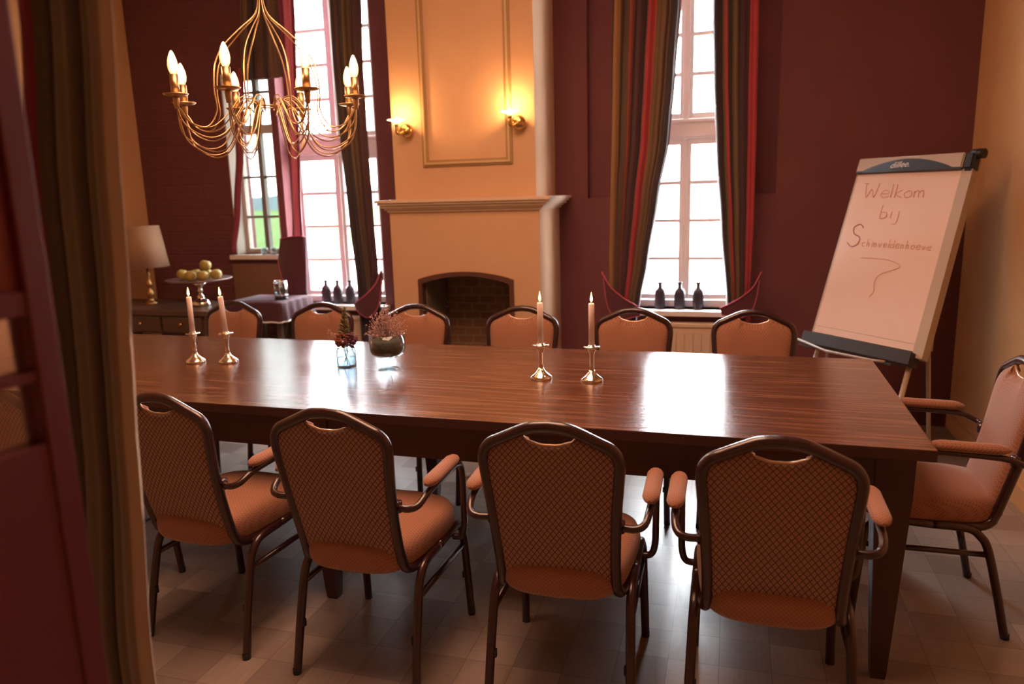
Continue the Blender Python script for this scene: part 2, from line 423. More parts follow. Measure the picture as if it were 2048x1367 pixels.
def window(name, W, Y, label, pane_z_low, pane_z_up, mull, upper=True):
    x0, x1, z0, z1 = W; xc = (x0+x1)/2
    root = bpy.data.objects.new(name, None); COL.objects.link(root); root.location = (xc, Y, z0)
    tag(root, label, 'window', kind='structure')
    X = lambda a: a-xc; Z = lambda a: a-z0
    mb = MB(); fr = .05
    B = lambda a, b, c, d, y0=-.02, y1=.05: mb.box(X(a), X(b), y0, y1, Z(c), Z(d), .004)
    B(x0, x0+fr, z0, z1, -.03, .06); B(x1-fr, x1, z0, z1, -.03, .06)
    B(x0+fr, x1-fr, z1-.05, z1, -.03, .06); B(x0+fr, x1-fr, z0, z0+.045, -.03, .06)
    zl0, zl1 = pane_z_low[0], pane_z_low[-1]; zu0, zu1 = pane_z_up[0], pane_z_up[-1]
    if upper:
        B(x0+fr, x1-fr, zl1+.035, zu0-.04, -.035, .06)
        mb.box(X(x0+fr), X(x1-fr), -.05, -.035, Z(zl1+.05), Z(zl1+.065)); mb.box(X(x0+fr), X(x1-fr), -.05, -.035, Z(zu0-.06), Z(zu0-.045))
    mb.build('window_frame', M['white_paint'], root)
    def leaf(a, b, zs, nm, bar):
        m = MB(); s = .036
        m.box(X(a), X(a+s), -.012, .03, Z(zs[0]-s), Z(zs[-1]+s), .003); m.box(X(b-s), X(b), -.012, .03, Z(zs[0]-s), Z(zs[-1]+s), .003)
        m.box(X(a+s), X(b-s), -.012, .03, Z(zs[0]-s), Z(zs[0]), .003); m.box(X(a+s), X(b-s), -.012, .03, Z(zs[-1]), Z(zs[-1]+s), .003)
        for z in zs[1:-1]: m.box(X(a+s), X(b-s), -.005, .022, Z(z-bar), Z(z+bar))
        o = m.build(nm, M['white_paint'], root)
        MB().box(X(a+s), X(b-s), .006, .010, Z(zs[0]), Z(zs[-1])).build('pane', M['pane'], o)
        return o
    leaf(x0+fr, xc-.0015, pane_z_low, 'casement', .011); leaf(xc+.0015, x1-fr, pane_z_low, 'casement', .011)
    if upper:
        leaf(x0+fr, xc-.006, pane_z_up, 'transom_light', .012); leaf(xc+.006, x1-fr, pane_z_up, 'transom_light', .012)
        m = MB(); m.box(-.018, .018, -.03, -.012, Z(zu0-.04), Z(zu1+.04), .003); m.build('mullion', M['white_paint'], root)
        m = MB(); m.box(-.013, .013, -.028, -.012, Z(z0+.05), Z(zl1+.04), .003); m.lathe([(0, 0), (.012, 0), (.012, .03), (0, .03)], (0, -.03, Z(zl1+.03)), 10)
        m.build('latch_bar', M['white_paint'], root)
    return root
ZL = [.785, 1.022, 1.272, 1.518, 1.758]; ZU = [1.957, 2.195, 2.435, 2.675, 2.915, 3.13]
window('window_1', W1, 5.15, 'tall white-framed window nearest the chimney breast on its left, behind three bottles', ZL, ZU, 1)
window('window_2', W2, 5.15, 'tall white-framed window between the chimney breast and the flipchart', ZL, ZU, 1)
# reflection of a small grey window at the left, built as solid geometry
def reflected_window():
    x0, x1, z0, z1 = W3; root = bpy.data.objects.new('reflected_window_3', None); COL.objects.link(root); root.location = ((x0+x1)/2, 5.12, z0)
    tag(root, 'reflection of a small grey-framed window with a meadow view, built solid, under a short striped valance', 'window', kind='structure')
    hw = (x1-x0)/2; hh = z1-z0; g = simple('weathered_grey_paint', (.20, .18, .15), .6, noise=.15); lg = simple('pale_grey_reveal_paint', (.55, .50, .43), .7)
    m = MB(); f = .035
    m.box(-hw, -hw+f, 0, .05, 0, hh); m.box(hw-f, hw, 0, .05, 0, hh); m.box(-hw+f, hw-f, 0, .05, 0, f); m.box(-hw+f, hw-f, 0, .05, hh-f, hh)
    m.box(-hw+f, hw-f, -.004, .05, .90, .965); m.build('window_frame', lg, root)
    b = MB(); b.box(-.018, .018, -.008, .04, f, hh-f, .003)
    for z in (.28, .58, 1.20): b.box(-hw+f, hw-f, .0, .03, z-.009, z+.009)
    b.build('mullion', g, root)
    MB().box(-hw+f, hw-f, .018, .022, f, hh-f).build('pane', M['tinted_pane'], root)
    r = MB(); r.box(-hw, -hw+.008, -.12, 0, 0, hh); r.box(hw-.008, hw, -.12, 0, 0, hh); r.box(-hw+.008, hw-.008, -.12, 0, hh-.01, hh); r.build('window_reveal', lg, root)
    MB().box(-hw-.035, hw+.03, -.17, 0, -.035, 0, .004).build('window_sill', M['sill'], root)
reflected_window()
for i, (W, hs) in enumerate(((W1, -.02), (W2, 0))):
    xa, xb = W[0]-.0, W[1]+.0
    o = MB().box(xa-.03, xb+.03, 4.925, 4.998, .665, .70, .006).box(xa+.005, xb-.005, 4.99, 5.12, .665, .70).build('trim_%d' % (i+1), M['sill']); struct(o)
    r = MB(); r.box(W[0], W[0]+.006, 5.001, 5.12, .70, 3.22).box(W[1]-.006, W[1], 5.001, 5.12, .70, 3.22).build('trim_%d' % (i+3), M['maroon'])
struct(bpy.data.objects['trim_3']); struct(bpy.data.objects['trim_4'])
# solid panel for the tan wall in the reflection under the small window
struct(MB().box(-3.70, -3.23, 4.975, 5.0, .55, 1.005).build('trim_5', M['tan_panel']))

# chimney breast and fireplace
def chimney():
    X0, X1, YFR = -2.10, -1.115, 4.45
    fx0, fx1, zs, zc_ = -1.925, -1.287, .955, 1.005
    root = thing('chimney_breast', 'peach plastered chimney breast with brick fireplace between the two tall windows', 'fireplace', ((X0+X1)/2, YFR, 0), kind='structure')
    root.name = 'trim_6'; xc = (X0+X1)/2
    m = MB()
    # lower body front with arched opening as a ring of quads
    N = 16; arch = []
    for i in range(N+1):
        t = i/N; x = fx0+(fx1-fx0)*t; z = zs+(zc_-zs)*math.sin(PI*t)**.8*1.0
        arch.append((x-xc, z))
    top = 1.385
    def slab(x0, x1, z0, z1, y0=0, y1=.55): m.box(x0-xc, x1-xc, y0, y1, z0, z1)
    slab(X0, fx0, 0, top); slab(fx1, X1, 0, top)
    poly = arch + [(fx1-xc, top), (fx0-xc, top)]
    m.prism(poly, 0, .55)
    m.build('breast_base', M['plaster'], root)
    u = MB(); u.box(-2.065-xc, -1.14-xc, .03, .55, 1.455, ZC)
    u.build('breast_upper', M['plaster'], root)
    # mantel: stepped moulding around three sides
    mm = MB()
    for z0, z1, e in ((1.440, 1.458, .085), (1.425, 1.440, .070), (1.408, 1.425, .050), (1.395, 1.408, .030), (1.380, 1.395, .015)):
        mm.box(X0-e*.75-xc, X1+e-xc, -e, .55, z0, z1, .003)
    mm.build('mantel_shelf', simple('cream_mantel_paint', (.66, .50, .36), .5, noise=.04), root)
    # frame of the panel on the upper breast
    pn = MB(); px0, px1, pz = -1.862-xc, -1.28-xc, 1.655
    for a, b, c, d in ((px0, px0+.04, pz, ZC), (px1-.04, px1, pz, ZC), (px0+.04, px1-.04, pz, pz+.04)):
        pn.box(a, b, .018, .03, c, d, .004)
    pn.build('panel_moulding', M['gold_trim'], root)
    ps = MB()
    for a, b, c, d in ((px0+.012, px0+.026, pz+.012, ZC), (px1-.026, px1-.012, pz+.012, ZC), (px0+.026, px1-.026, pz+.012, pz+.026)):
        ps.box(a, b, .008, .02, c, d, .003)
    ps.build('moulding_bead', simple('pale_gold_bead', (.55, .38, .19), .4), root)
    # rust frame around opening
    fm = MB(); e = .028; A = [(a*(1-.0), b) for a, b in arch]
    inner = [((a)*(1-e*2/(fx1-fx0)) + 0 if False else (a-((fx0+fx1)/2-xc))*(1-2*e/(fx1-fx0))+((fx0+fx1)/2-xc), b-e) for a, b in arch]
    oi = [(fx0-xc, 0)]+arch+[(fx1-xc, 0)]; ii = [(fx0+e-xc, 0)]+inner+[(fx1-e-xc, 0)]
    V = [[fm.bm.verts.new((a, y, b)) for a, b in L] for L, y in ((oi, -.012), (ii, -.012), (ii, .05), (oi, .05))]
    for k in range(4):
        P, Q = V[k], V[(k+1) % 4]
        for i in range(len(P)-1): fm.bm.faces.new((P[i], P[i+1], Q[i+1], Q[i]))
    fm.build('fireplace_surround', M['fp_frame'], root)
    fb = MB(); fb.box(fx0-xc, fx1-xc, .44, .52, 0, 1.1); fb.build('fireback', M['firebrick'], root)
    sd = MB(); sd.box(fx0-.001-xc, fx0+.035-xc, .05, .44, 0, .95); sd.box(fx1-.035-xc, fx1-xc, .05, .44, 0, .95); sd.build('firebox_side', M['soot'], root)
    ff = MB(); ff.box(fx0+.036-xc, fx1-.036-xc, -.25, .44, 0, .02); ff.build('hearth_slab', M['soot'], root)
    hk = MB(); hk.tube([(.0, 0, .93), (0, 0, .80)], .003, 6); hk.tube([(0.012*math.cos(a), 0, .782+.02*math.sin(a)) for a in [2*PI*k/14 for k in range(14)]], .0035, 6, closed=True)
    o = hk.build('damper_hook', M['black'], root); o.location = (-.17, .10, 0)
chimney()

# radiators under the tall windows
def radiator(x0, x1, label, grp):
    xc = (x0+x1)/2; r = thing('radiator', label, 'radiator', (xc, 4.93, .10), 0, grp); w = (x1-x0)/2
    m = MB(); m.box(-w, w, -.03, .02, 0, .50, .008)
    n = int(2*w/.05)
    for i in range(n):
        x = -w+(i+.5)*2*w/n; m.box(x-.011, x+.011, -.038, -.028, .03, .46, .004)
    m.build('panel', M['radiator'], r)
    MB().box(-w-.004, w+.004, -.042, .03, .50, .525, .006).build('top_grille', M['radiator'], r)
    v = MB(); v.tube([(w-.02, 0, .04), (w+.04, 0, .04), (w+.05, 0, .02), (w+.05, 0, -.10)], .009, 8); v.build('supply_pipe', M['radiator'], r)
    for a in (-w+.06, w-.09): MB().box(a, a+.03, .02, .07, .08, .42).build('wall_bracket', M['radiator'], r)
radiator(-2.97, -2.42, 'cream panel radiator below the window left of the fireplace', 'radiators under the tall windows')
radiator(-.42, .12, 'cream ribbed panel radiator below the window right of the fireplace', 'radiators under the tall windows')

# ------------------------------------------------------------------ curtains
def curtain(name, prof, Y, mat, folds, amp, label, cat='curtain', nu=72, parent=None, yoff=None, group=None):
    """prof: list of (z, xl, xr) from top to bottom"""
    zt, zb = prof[0][0], prof[-1][0]
    xc = (prof[0][1]+prof[0][2])/2
    if parent is None: o_par = thing(name, label, cat, (xc, Y, zb), 0, group)
    else: o_par = parent
    cx, cy, cz = (xc, Y, zb) if parent is None else (0, 0, 0)
    def wid(z):
        for (za, a0, a1), (zc2, b0, b1) in zip(prof, prof[1:]):
            if za >= z >= zc2:
                t = (za-z)/(za-zc2+1e-9); t2 = t*t*(3-2*t)*.5+t*.5; return a0+(b0-a0)*t2, a1+(b1-a1)*t2
        return prof[-1][1:]
    nv = 44; bm = bmesh.new(); uvl = bm.loops.layers.uv.new('UVMap'); G = []; w0 = prof[0][2]-prof[0][1]
    for j in range(nv+1):
        z = zt+(zb-zt)*j/nv; a, b = wid(z); row = []; k = min(1.6, w0/max(b-a, .03))
        for i in range(nu+1):
            u = i/nu; ph = 2*PI*folds*u+.35*math.sin(3*u+z*1.1)
            y = amp*math.sin(ph)*(.7+.3*math.sin(5*u+1))*math.sqrt(k)+amp*.3*math.sin(ph*2.3+z)
            row.append((bm.verts.new((a+(b-a)*u+amp*.25*math.cos(ph)*min(1, (b-a)/.2)-cx, (Y+y-cy), z-cz)), u, j/nv))
        G.append(row)
    for j in range(nv):
        for i in range(nu):
            q = (G[j][i], G[j][i+1], G[j+1][i+1], G[j+1][i])
            f = bm.faces.new([v[0] for v in q]); f.smooth = True
            for lp, v in zip(f.loops, q): lp[uvl].uv = (v[1], v[2])
    me = bpy.data.meshes.new('drape'); bm.to_mesh(me); bm.free(); me.materials.append(mat)
    o = bpy.data.objects.new('drape', me); COL.objects.link(o); o.parent = o_par
    md = o.modifiers.new('thickness', 'SOLIDIFY'); md.thickness = .004
    return o_par
def X_at(px, py, Y): return at_y(px, py, Y).x
def Z_at(px, py, Y): return at_y(px, py, Y).z
def prof_px(rows, Y, ztop=3.25, zbot=None):
    out = []
    for yy, a, b in rows: out.append((Z_at((a+b)/2, yy, Y), X_at(a, yy, Y), X_at(b, yy, Y)))
    z, a, b = out[0]
    if ztop: out = [(ztop, a-(b-a)*.08*0, b+(out[0][2]-out[1][2])*(ztop-z)/(z-out[1][0]+1e-6)*.3)]+out
    if zbot is not None: out.append((zbot, out[-1][1], out[-1][2]))
    return out
def tieback(par, pts_out, Y, name='tieback', w_off=0):
    """crescent strap: list of (px,py upper edge, px,py lower edge)"""
    loc = par.location; m = MB(); n = len(pts_out); F1, F2 = [], []
    up_, lo_ = [], []
    for i, (a, b, c, d) in enumerate(pts_out):
        y = Y-.035*math.sin(PI*i/(n-1)); up_.append(at_y(a, b, y)-loc); lo_.append(at_y(c, d, y)-loc)
    up_ = catmull(up_, 6); lo_ = catmull(lo_, 6)
    rr = [[u, l, l+Vector((0, .02, 0)), u+Vector((0, .02, 0))] for u, l in zip(up_, lo_)]
    m.rings(rr, smooth=False); o = m.build(name, M['plum'], par)
    e = MB(); e.tube([p-Vector((0, .004, 0)) for p in up_], .0045, 6); e.tube([p-Vector((0, .004, 0)) for p in lo_], .003, 6); e.build('piping', M['pink_lining'], o)
YC = 4.84
c = curtain('curtain', prof_px([(0, 1222, 1367), (150, 1220, 1354), (280, 1219, 1341), (400, 1218, 1318), (520, 1217, 1297), (598, 1218, 1281), (640, 1218, 1272)], YC, zbot=.02), YC, M['cur_a'], 6.5, .035,
            'red and gold striped curtain left of the window beside the flipchart')
tieback(c, [(1203, 543, 1207, 556), (1222, 574, 1216, 614), (1248, 596, 1240, 638), (1268, 608, 1266, 634), (1283, 618, 1280, 632)], 4.78)
c = curtain('curtain', prof_px([(0, 1422, 1523), (150, 1424, 1518), (300, 1430, 1514), (450, 1440, 1508), (600, 1452, 1500), (640, 1450, 1502)], YC, zbot=.02), YC, M['cur_b'], 5.5, .032,
            'dark striped curtain with a red edge, the one nearest the flipchart')
tieback(c, [(1523, 543, 1519, 560), (1506, 574, 1508, 612), (1482, 594, 1486, 634), (1460, 607, 1462, 632), (1440, 616, 1444, 630)], 4.78)
c = curtain('curtain', prof_px([(0, 657, 722), (120, 665, 725), (265, 679, 733), (420, 697, 745), (560, 715, 757), (640, 722, 762)], YC, zbot=.02), YC, M['cur_c'], 4.5, .032,
            'brown striped curtain between the left tall window and the chimney breast')
tieback(c, [(762, 540, 764, 556), (752, 566, 757, 612), (735, 586, 738, 634), (718, 600, 722, 628), (708, 608, 712, 618)], 4.78)
c = curtain('curtain', prof_px([(0, 556, 590), (265, 572, 600), (420, 582, 604), (560, 582, 614), (600, 573, 606)], YC), YC, M['cur_pink'], 1.6, .018,
            'narrow magenta curtain hanging between the reflected small window and the left tall window')
lo = curtain('x', prof_px([(602, 568, 600), (640, 552, 598), (690, 545, 596)], YC, ztop=None, zbot=.02), YC, M['cur_c'], 3.2, .022, 'x', parent=None)
for k in kids(lo): k.parent = c; k.location = Vector(lo.location)-Vector(c.location); k.name = 'lower_drape'
bpy.data.objects.remove(lo)
tieback(c, [(560, 478, 556, 520), (578, 474, 566, 560), (600, 472, 588, 604), (611, 474, 613, 590)], 4.80)
c = curtain('curtain', prof_px([(150, 466, 488), (300, 470, 487), (420, 466, 481), (505, 461, 472)], 4.93, ztop=2.42), 4.93, M['cur_red'], 1.5, .015,
            'reflection of a narrow crimson curtain at the left edge of the small grey window')  # curtain belongs to the reflection, built as solid cloth
c = curtain('curtain_stub', [(3.25, X_at(487, 0, 4.9), X_at(578, 0, 4.9)), (Z_at(530, 158, 4.9), X_at(480, 150, 4.9), X_at(582, 150, 4.9))], 4.90, M['cur_d'], 4.5, .022,
            'top of the brown striped curtain, cut short above the reflected small window', 'curtain_stub')  # real curtain cut short so the reflected window below stays visible

# foreground curtain in the doorway and the open glazed door leaf behind it
YFG = .98
curtain('doorway_curtain', prof_px([(0, 30, 214), (400, 50, 236), (555, 72, 248), (700, 92, 254), (900, 112, 266), (1300, 112, 292)], YFG, ztop=2.4, zbot=.02), YFG, M['cur_fg'], 3.2, .016,
        'olive brown and crimson curtain hanging blurred at the left edge in front', nu=90)
def door():
    XD = -.793; root = thing('door_1', 'open crimson glazed door leaf at the far left edge', 'door', (XD, .1, 0), 0, kind='structure')
    root.rotation_euler = (0, 0, math.radians(0))
    y1 = .700; y0 = -.15; m = MB(); Y = lambda a: a-.1; st = .034
    zt = 2.1; rails = [(0.02, 1.204), (1.279, 1.291), (1.357, 1.385), (1.60, zt)]
    m.box(-.018, .018, Y(y1-st), Y(y1), .02, zt, .003); m.box(-.018, .018, Y(y0), Y(y0+st), .02, zt, .003)
    for a, b in rails: m.box(-.016, .016, Y(y0+st), Y(y1-st), a, b, .002)
    m.build('door_frame', M['door_paint'], root)
    MB().box(-.006, .006, Y(y0+st), Y(y1-st), 1.38, 1.60).build('opaque_pane', simple('mauve_pane_reflection', (.22, .05, .06), .5, noise=.2, nscale=30), root)  # opaque panel for the upper glass, its mauve standing in for a reflection
    MB().box(-.002, .002, Y(y0+st), Y(y1-st), 1.204, 1.38).build('door_pane', M['door_pane'], root)
    return root
door()

# ------------------------------------------------------------------ table
TR = math.radians(-.9); tx1, tx0 = .566, -3.42; TY0, TY1 = 2.216, 3.377
def table():
    root = thing('conference_table', 'long dark brown wooden table with white candles, seen across the whole room', 'table', (-1.4, 2.80, 0), TR)
    L = (tx1+.002-(-1.4)), (-1.4-tx0); hy = .5815
    top = MB().box(-L[1], L[0], -hy, hy, .726, .76, .003).build('tabletop', M['table'], root)
    top.data.materials.append(M['table_leg'])
    for f in top.data.polygons:
        if f.normal.z < .8: f.material_index = 1  # darker sides stand in for shade on the table edge
    a = MB(); i = .045; zb = .60
    a.box(-L[1]+i, L[0]-i, -hy+i, -hy+i+.025, zb, .726); a.box(-L[1]+i, L[0]-i, hy-i-.025, hy-i, zb, .726)
    a.box(L[0]-i-.025, L[0]-i, -hy+i+.025, hy-i-.025, zb, .726); a.box(-L[1]+i, -L[1]+i+.025, -hy+i+.025, hy-i-.025, zb, .726)
    a.build('apron', M['table_leg'], root)
    for lx in (L[0]-.094, .0, -L[1]+.094):
        for sy in (-1, 1):
            y = sy*(hy-.09); m = MB(); rr = []
            for z, h in ((0, .020), (.02, .022), (.60, .050), (.724, .052)):
                rr.append([(lx+h*a, y+h*b, z) for a, b in ((-1, -1), (1, -1), (1, 1), (-1, 1))])
            m.rings(rr, smooth=False); m.build('leg', M['table_leg'], root)
    return root
table()

# ------------------------------------------------------------------ chairs
def lean(z): return -.185-.10*max(0, (z-.40)/.49)-.012*math.sin(PI*min(1, max(0, (z-.4)/.49)))
def make_chair():
    root = thing('banquet_armchair', '', 'chair')
    tr = .0140
    half = [(.163, .415), (.163, .48), (.166, .56), (.172, .66), (.179, .74), (.182, .785), (.177, .812), (.160, .834), (.128, .850), (.088, .869), (.048, .885), (0, .890)]
    hp = catmull([Vector((a, 0, b)) for a, b in half], 4)
    loop = [(p.x, lean(p.z), p.z) for p in hp]; loop = loop+[(-x, y, z) for x, y, z in loop[-2::-1]]
    st = [(.180, -.02, .368), (.178, -.09, .368), (.172, -.15, .372), (.165, -.183, .392)]
    path = catmull(st, 4)[:-1]; path = [tuple(p) for p in path]
    full = path+loop+[(-x, y, z) for x, y, z in path[::-1]]
    MB().tube(full, tr+.0015, 12).build('back_frame', M['tube'], root)
    # legs
    for s in (-1, 1):
        rear = catmull([(s*.208, -.235, .0), (s*.204, -.20, .16), (s*.200, -.165, .30), (s*.198, -.140, .345), (s*.197, -.10, .370), (s*.197, 0, .374)], 5)
        fr = catmull([(s*.208, .235, .0), (s*.204, .222, .16), (s*.200, .205, .32), (s*.198, .185, .358), (s*.197, .15, .378), (s*.197, 0.001, .374)], 5)
        for pth in (rear, fr):
            lg = MB().tube(pth, .0138, 12).build('leg', M['tube'], root)
            p = pth[0]; MB().lathe([(0, 0), (.014, 0), (.014, .018), (0, .018)], (p.x, p.y, 0), 12).build('foot_cap', M['black'], lg)
            q = pth[5]; MB().box(q.x-.006-s*.012, q.x+.006-s*.012, q.y-.006, q.y+.006, q.z-.012, q.z+.012).build('glide_stud', M['black'], lg)
        MB().tube([(s*.199, -.170, .285), (s*.199, .212, .285)], .0100, 8).build('stretcher', M['tube'], root)
    sf = MB(); sf.box(-.19, .19, .10, .125, .358, .375); sf.box(-.19, .19, -.12, -.095, .355, .372); sf.build('seat_frame', M['tube'], root)
    # seat cushion
    m = MB(); n = 56; rr = []
    def outl(sc):
        o = []
        for k in range(n):
            a = 2*PI*k/n; c_, s_ = math.cos(a), math.sin(a); e = .62 if math.sin(a) > 0 else .42
            x = math.copysign(abs(c_)**e, c_); y = math.copysign(abs(s_)**e, s_)
            w = .195+.020*y
            yy = y*.225 if y > 0 else y*.222-.022*(1-abs(x)**2)
            o.append((x*w*sc, (yy+.0)*sc+.005))
        return o
    for sc, z in ((.90, .373), (.97, .378), (1.0, .392), (1.01, .415), (.995, .436), (.96, .452), (.88, .463), (.6, .471), (.25, .474), (.02, .475)):
        rr.append([(x, y, z) for x, y in outl(sc)])
    m.rings(rr); m.build('seat', M['dots'], root)
    # back pad
    def wz(z):
        for (a0, b0), (a1, b1) in zip(half, half[1:]):
            if b0 <= z <= b1: return a0+(a1-a0)*(z-b0)/(b1-b0+1e-9)
        return half[0][0]
    def ztop(x):
        ax = abs(x)
        best = .80
        for (a0, b0), (a1, b1) in zip(half[5:], half[6:]):
            if a1 <= ax <= a0: best = b0+(b1-b0)*(a0-ax)/(a0-a1+1e-9)
        if ax > .178: best = .80
        scoop = max(0, math.cos(min(1, ax/.075)*PI/2))**.6*.042
        return best-.010-scoop-(.006 if ax < .07 else 0)
    nu, nv = 44, 30; fr_, bk = [], []; trim = []
    for j in range(nv+1):
        v = j/nv; rf, rb = [], []
        for i in range(nu+1):
            u = -1+2*i/nu; x0 = u*.172; zt = ztop(x0); z = .402+v*(zt-.402); x = u*(wz(z)-.006)
            if v == 1: x = x0*(.99); z = ztop(x0)
            e = (1-abs(u)**6)*(1-v**10)*(1-(1-v)**14)
            rf.append((x, lean(z)+.006+.030*e**.6, z)); rb.append((x, lean(z)-.004-.010*e**.6, z))
        fr_.append(rf); bk.append(rb)
    bm = bmesh.new(); A = [[bm.verts.new(p) for p in r] for r in fr_]; B = [[bm.verts.new(p) for p in r] for r in bk]
    for j in range(nv):
        for i in range(nu):
            f = bm.faces.new((A[j][i], A[j][i+1], A[j+1][i+1], A[j+1][i])); f.smooth = True; f.material_index = 1
            f = bm.faces.new((B[j][i], B[j+1][i], B[j+1][i+1], B[j][i+1])); f.smooth = True
    for j in range(nv):
        bm.faces.new((A[j][0], A[j+1][0], B[j+1][0], B[j][0])); bm.faces.new((A[j][nu], B[j][nu], B[j+1][nu], A[j+1][nu]))
    for i in range(nu):
        bm.faces.new((A[nv][i], A[nv][i+1], B[nv][i+1], B[nv][i])); bm.faces.new((A[0][i], B[0][i], B[0][i+1], A[0][i+1]))
    mb = MB(); mb.bm.free(); mb.bm = bm; pad = mb.build('backrest', M['fabric'], root); pad.data.materials.append(M['dots'])
    tp = [((-.074+.148*k/16), 0, 0) for k in range(17)]; tp = [(x, lean(ztop(x))+.002, ztop(x)+.002) for x, _, _ in tp]
    MB().tube(tp, .0048, 8).build('handle_trim', M['handle'], pad)
    # arms
    for s in (-1, 1):
        pth = catmull([(s*.170, -.222, .600), (s*.215, -.236, .603), (s*.242, -.222, .612), (s*.251, -.17, .632), (s*.252, -.05, .640), (s*.251, .04, .640), (s*.250, .085, .620), (s*.249, .10, .575), (s*.248, .105, .47), (s*.246, .105, .40), (s*.234, .105, .365), (s*.205, .105, .360)], 6)
        arm = MB().tube(pth, .0105, 10).build('armrest', M['tube'], root)
        pd = MB(); rr = []
        for k in range(13):
            t = k/12; y = -.185+.235*t; q = math.sin(PI*min(1, max(.0, min(t, 1-t)*6)/2))**.7 if min(t, 1-t) < 1/6 else 1
            q = max(q, .25); z = .660+.006*t
            rr.append([(s*.252+.024*q*math.cos(a), y, z+.017*q*math.sin(a)) for a in [2*PI*i/16 for i in range(16)]])
        pd.rings(rr); pd.build('arm_pad', M['dots'], arm)
        MB().lathe([(0, -.016), (.015, -.016), (.015, .016), (0, .016)], (s*.176, -.224, .602), 10).build('arm_clamp', M['tube'], arm)
    return root
M['handle'] = simple('pale_brass_handle_edge', (.62, .40, .26), .3, metal=.5)
proto = make_chair()
near = [(-2.34, 2.11, -.05), (-1.685, 2.135, -.08), (-1.075, 2.085, -.03), (-.445, 2.085, .02), (.128, 2.075, 0.0)]
near_lab = ['tan upholstered armchair at the near side of the table, half hidden by the doorway curtain',
            'tan armchair at the near side of the table, right next to the doorway curtain',
            'tan near-side armchair in front of the glass jar of flowers',
            'tan near-side armchair in front of the two right-hand candles',
            'tan armchair at the near side of the table, beside its front corner leg']
far = [(-2.82, 3.47), (-2.215, 3.465), (-1.645, 3.46), (-1.035, 3.45), (-.455, 3.445), (.110, 3.44)]
far_lab = ['orange-tan chair across the table, behind the two left-hand candles near the sideboard',
           'orange-tan chair across the table, below the window left of the fireplace',
           'orange-tan chair across the table, behind the footed glass bowl',
           'orange-tan chair across the table, in front of the right side of the fireplace',
           'orange-tan chair across the table, below the left curtain of the window right of the fireplace',
           'orange-tan chair across the table, the one nearest the flipchart']
first = True
def place(x, y, rz, label, group):
    global first
    o = proto if first else copy_tree(proto); first = False
    o.location = (x, y, 0); o.rotation_euler = (0, 0, rz); tag(o, label, 'chair', group); return o
for (x, y, r), lb in zip(near, near_lab): place(x, y, r, lb, 'armchairs along the near side of the table')
for i, ((x, y), lb) in enumerate(zip(far, far_lab)): place(x, y, PI+(-.03, .02, -.02, .01, .02, -.02)[i], lb, 'chairs along the far side of the table')
place(.665, 2.79, PI/2, 'tan armchair at the right-hand end of the table, turned sideways', 'chair at the head of the table')

# ------------------------------------------------------------------ things on the table
TZ = .76
def candlestick(px, py, ci, cj, lab1, lab2, tilt=0):
    p = at_z(px, py, TZ); x, y = p.x, p.y+.03
    r = thing('candlestick', lab1, 'candlestick', (x, y, TZ), 0, 'silver candlesticks on the table')
    MB().lathe([(0, 0), (.042, 0), (.043, .006), (.040, .012), (.026, .022), (.014, .034), (.0095, .045), (0, .045)], seg=32).build('base', M['silver'], r)
    MB().lathe([(0, .04), (.0095, .045), (.0085, .06), (.0085, .105), (.011, .112), (.016, .124), (.018, .130), (0, .130)], seg=24).build('stem', M['silver'], r)
    MB().lathe([(0, .128), (.018, .128), (.031, .133), (.031, .137), (.013, .136), (.013, .142), (0, .142)], seg=32).build('drip_dish', M['silver'], r)
    cd_ = thing('candle', lab2, 'candle', (x, y, TZ+.138), 0, 'lit candles on the table'); cd_.rotation_euler = (0, tilt, 0)
    h = .165
    MB().lathe([(0, 0), (.0115, 0), (.0113, h-.004), (.009, h), (.004, h-.003), (0, h-.003)], seg=20).build('wax_stick', M['wax'], cd_)
    MB().tube([(0, 0, h-.004), (0.001, 0, h+.008)], .001, 6).build('wick', M['wick'], cd_)
    fl_ = MB().lathe([(0, h+.003), (.0035, h+.008), (.0052, h+.014), (.0045, h+.022), (.0022, h+.032), (.0004, h+.042), (0, h+.043)], seg=12).build('flame', M['flame'], cd_)
    li = light('candle_light', 'POINT', (0, 0, h+.05), .35, (1, .52, .2), .008); li.parent = cd_
candlestick(383, 727, 0, 0, 'silver candlestick leftmost on the table, beside the doorway curtain', 'straight lit white candle leftmost on the table')
candlestick(449, 727, 0, 0, 'silver candlestick second from the left on the table', 'lit white candle tilting to the left, in the second candlestick', -.055)
candlestick(1079, 760, 0, 0, 'silver candlestick in front of the right edge of the fireplace', 'lit white candle standing before the right edge of the fireplace')
candlestick(1181, 765, 0, 0, 'silver candlestick rightmost on the table', 'lit white candle rightmost on the table')

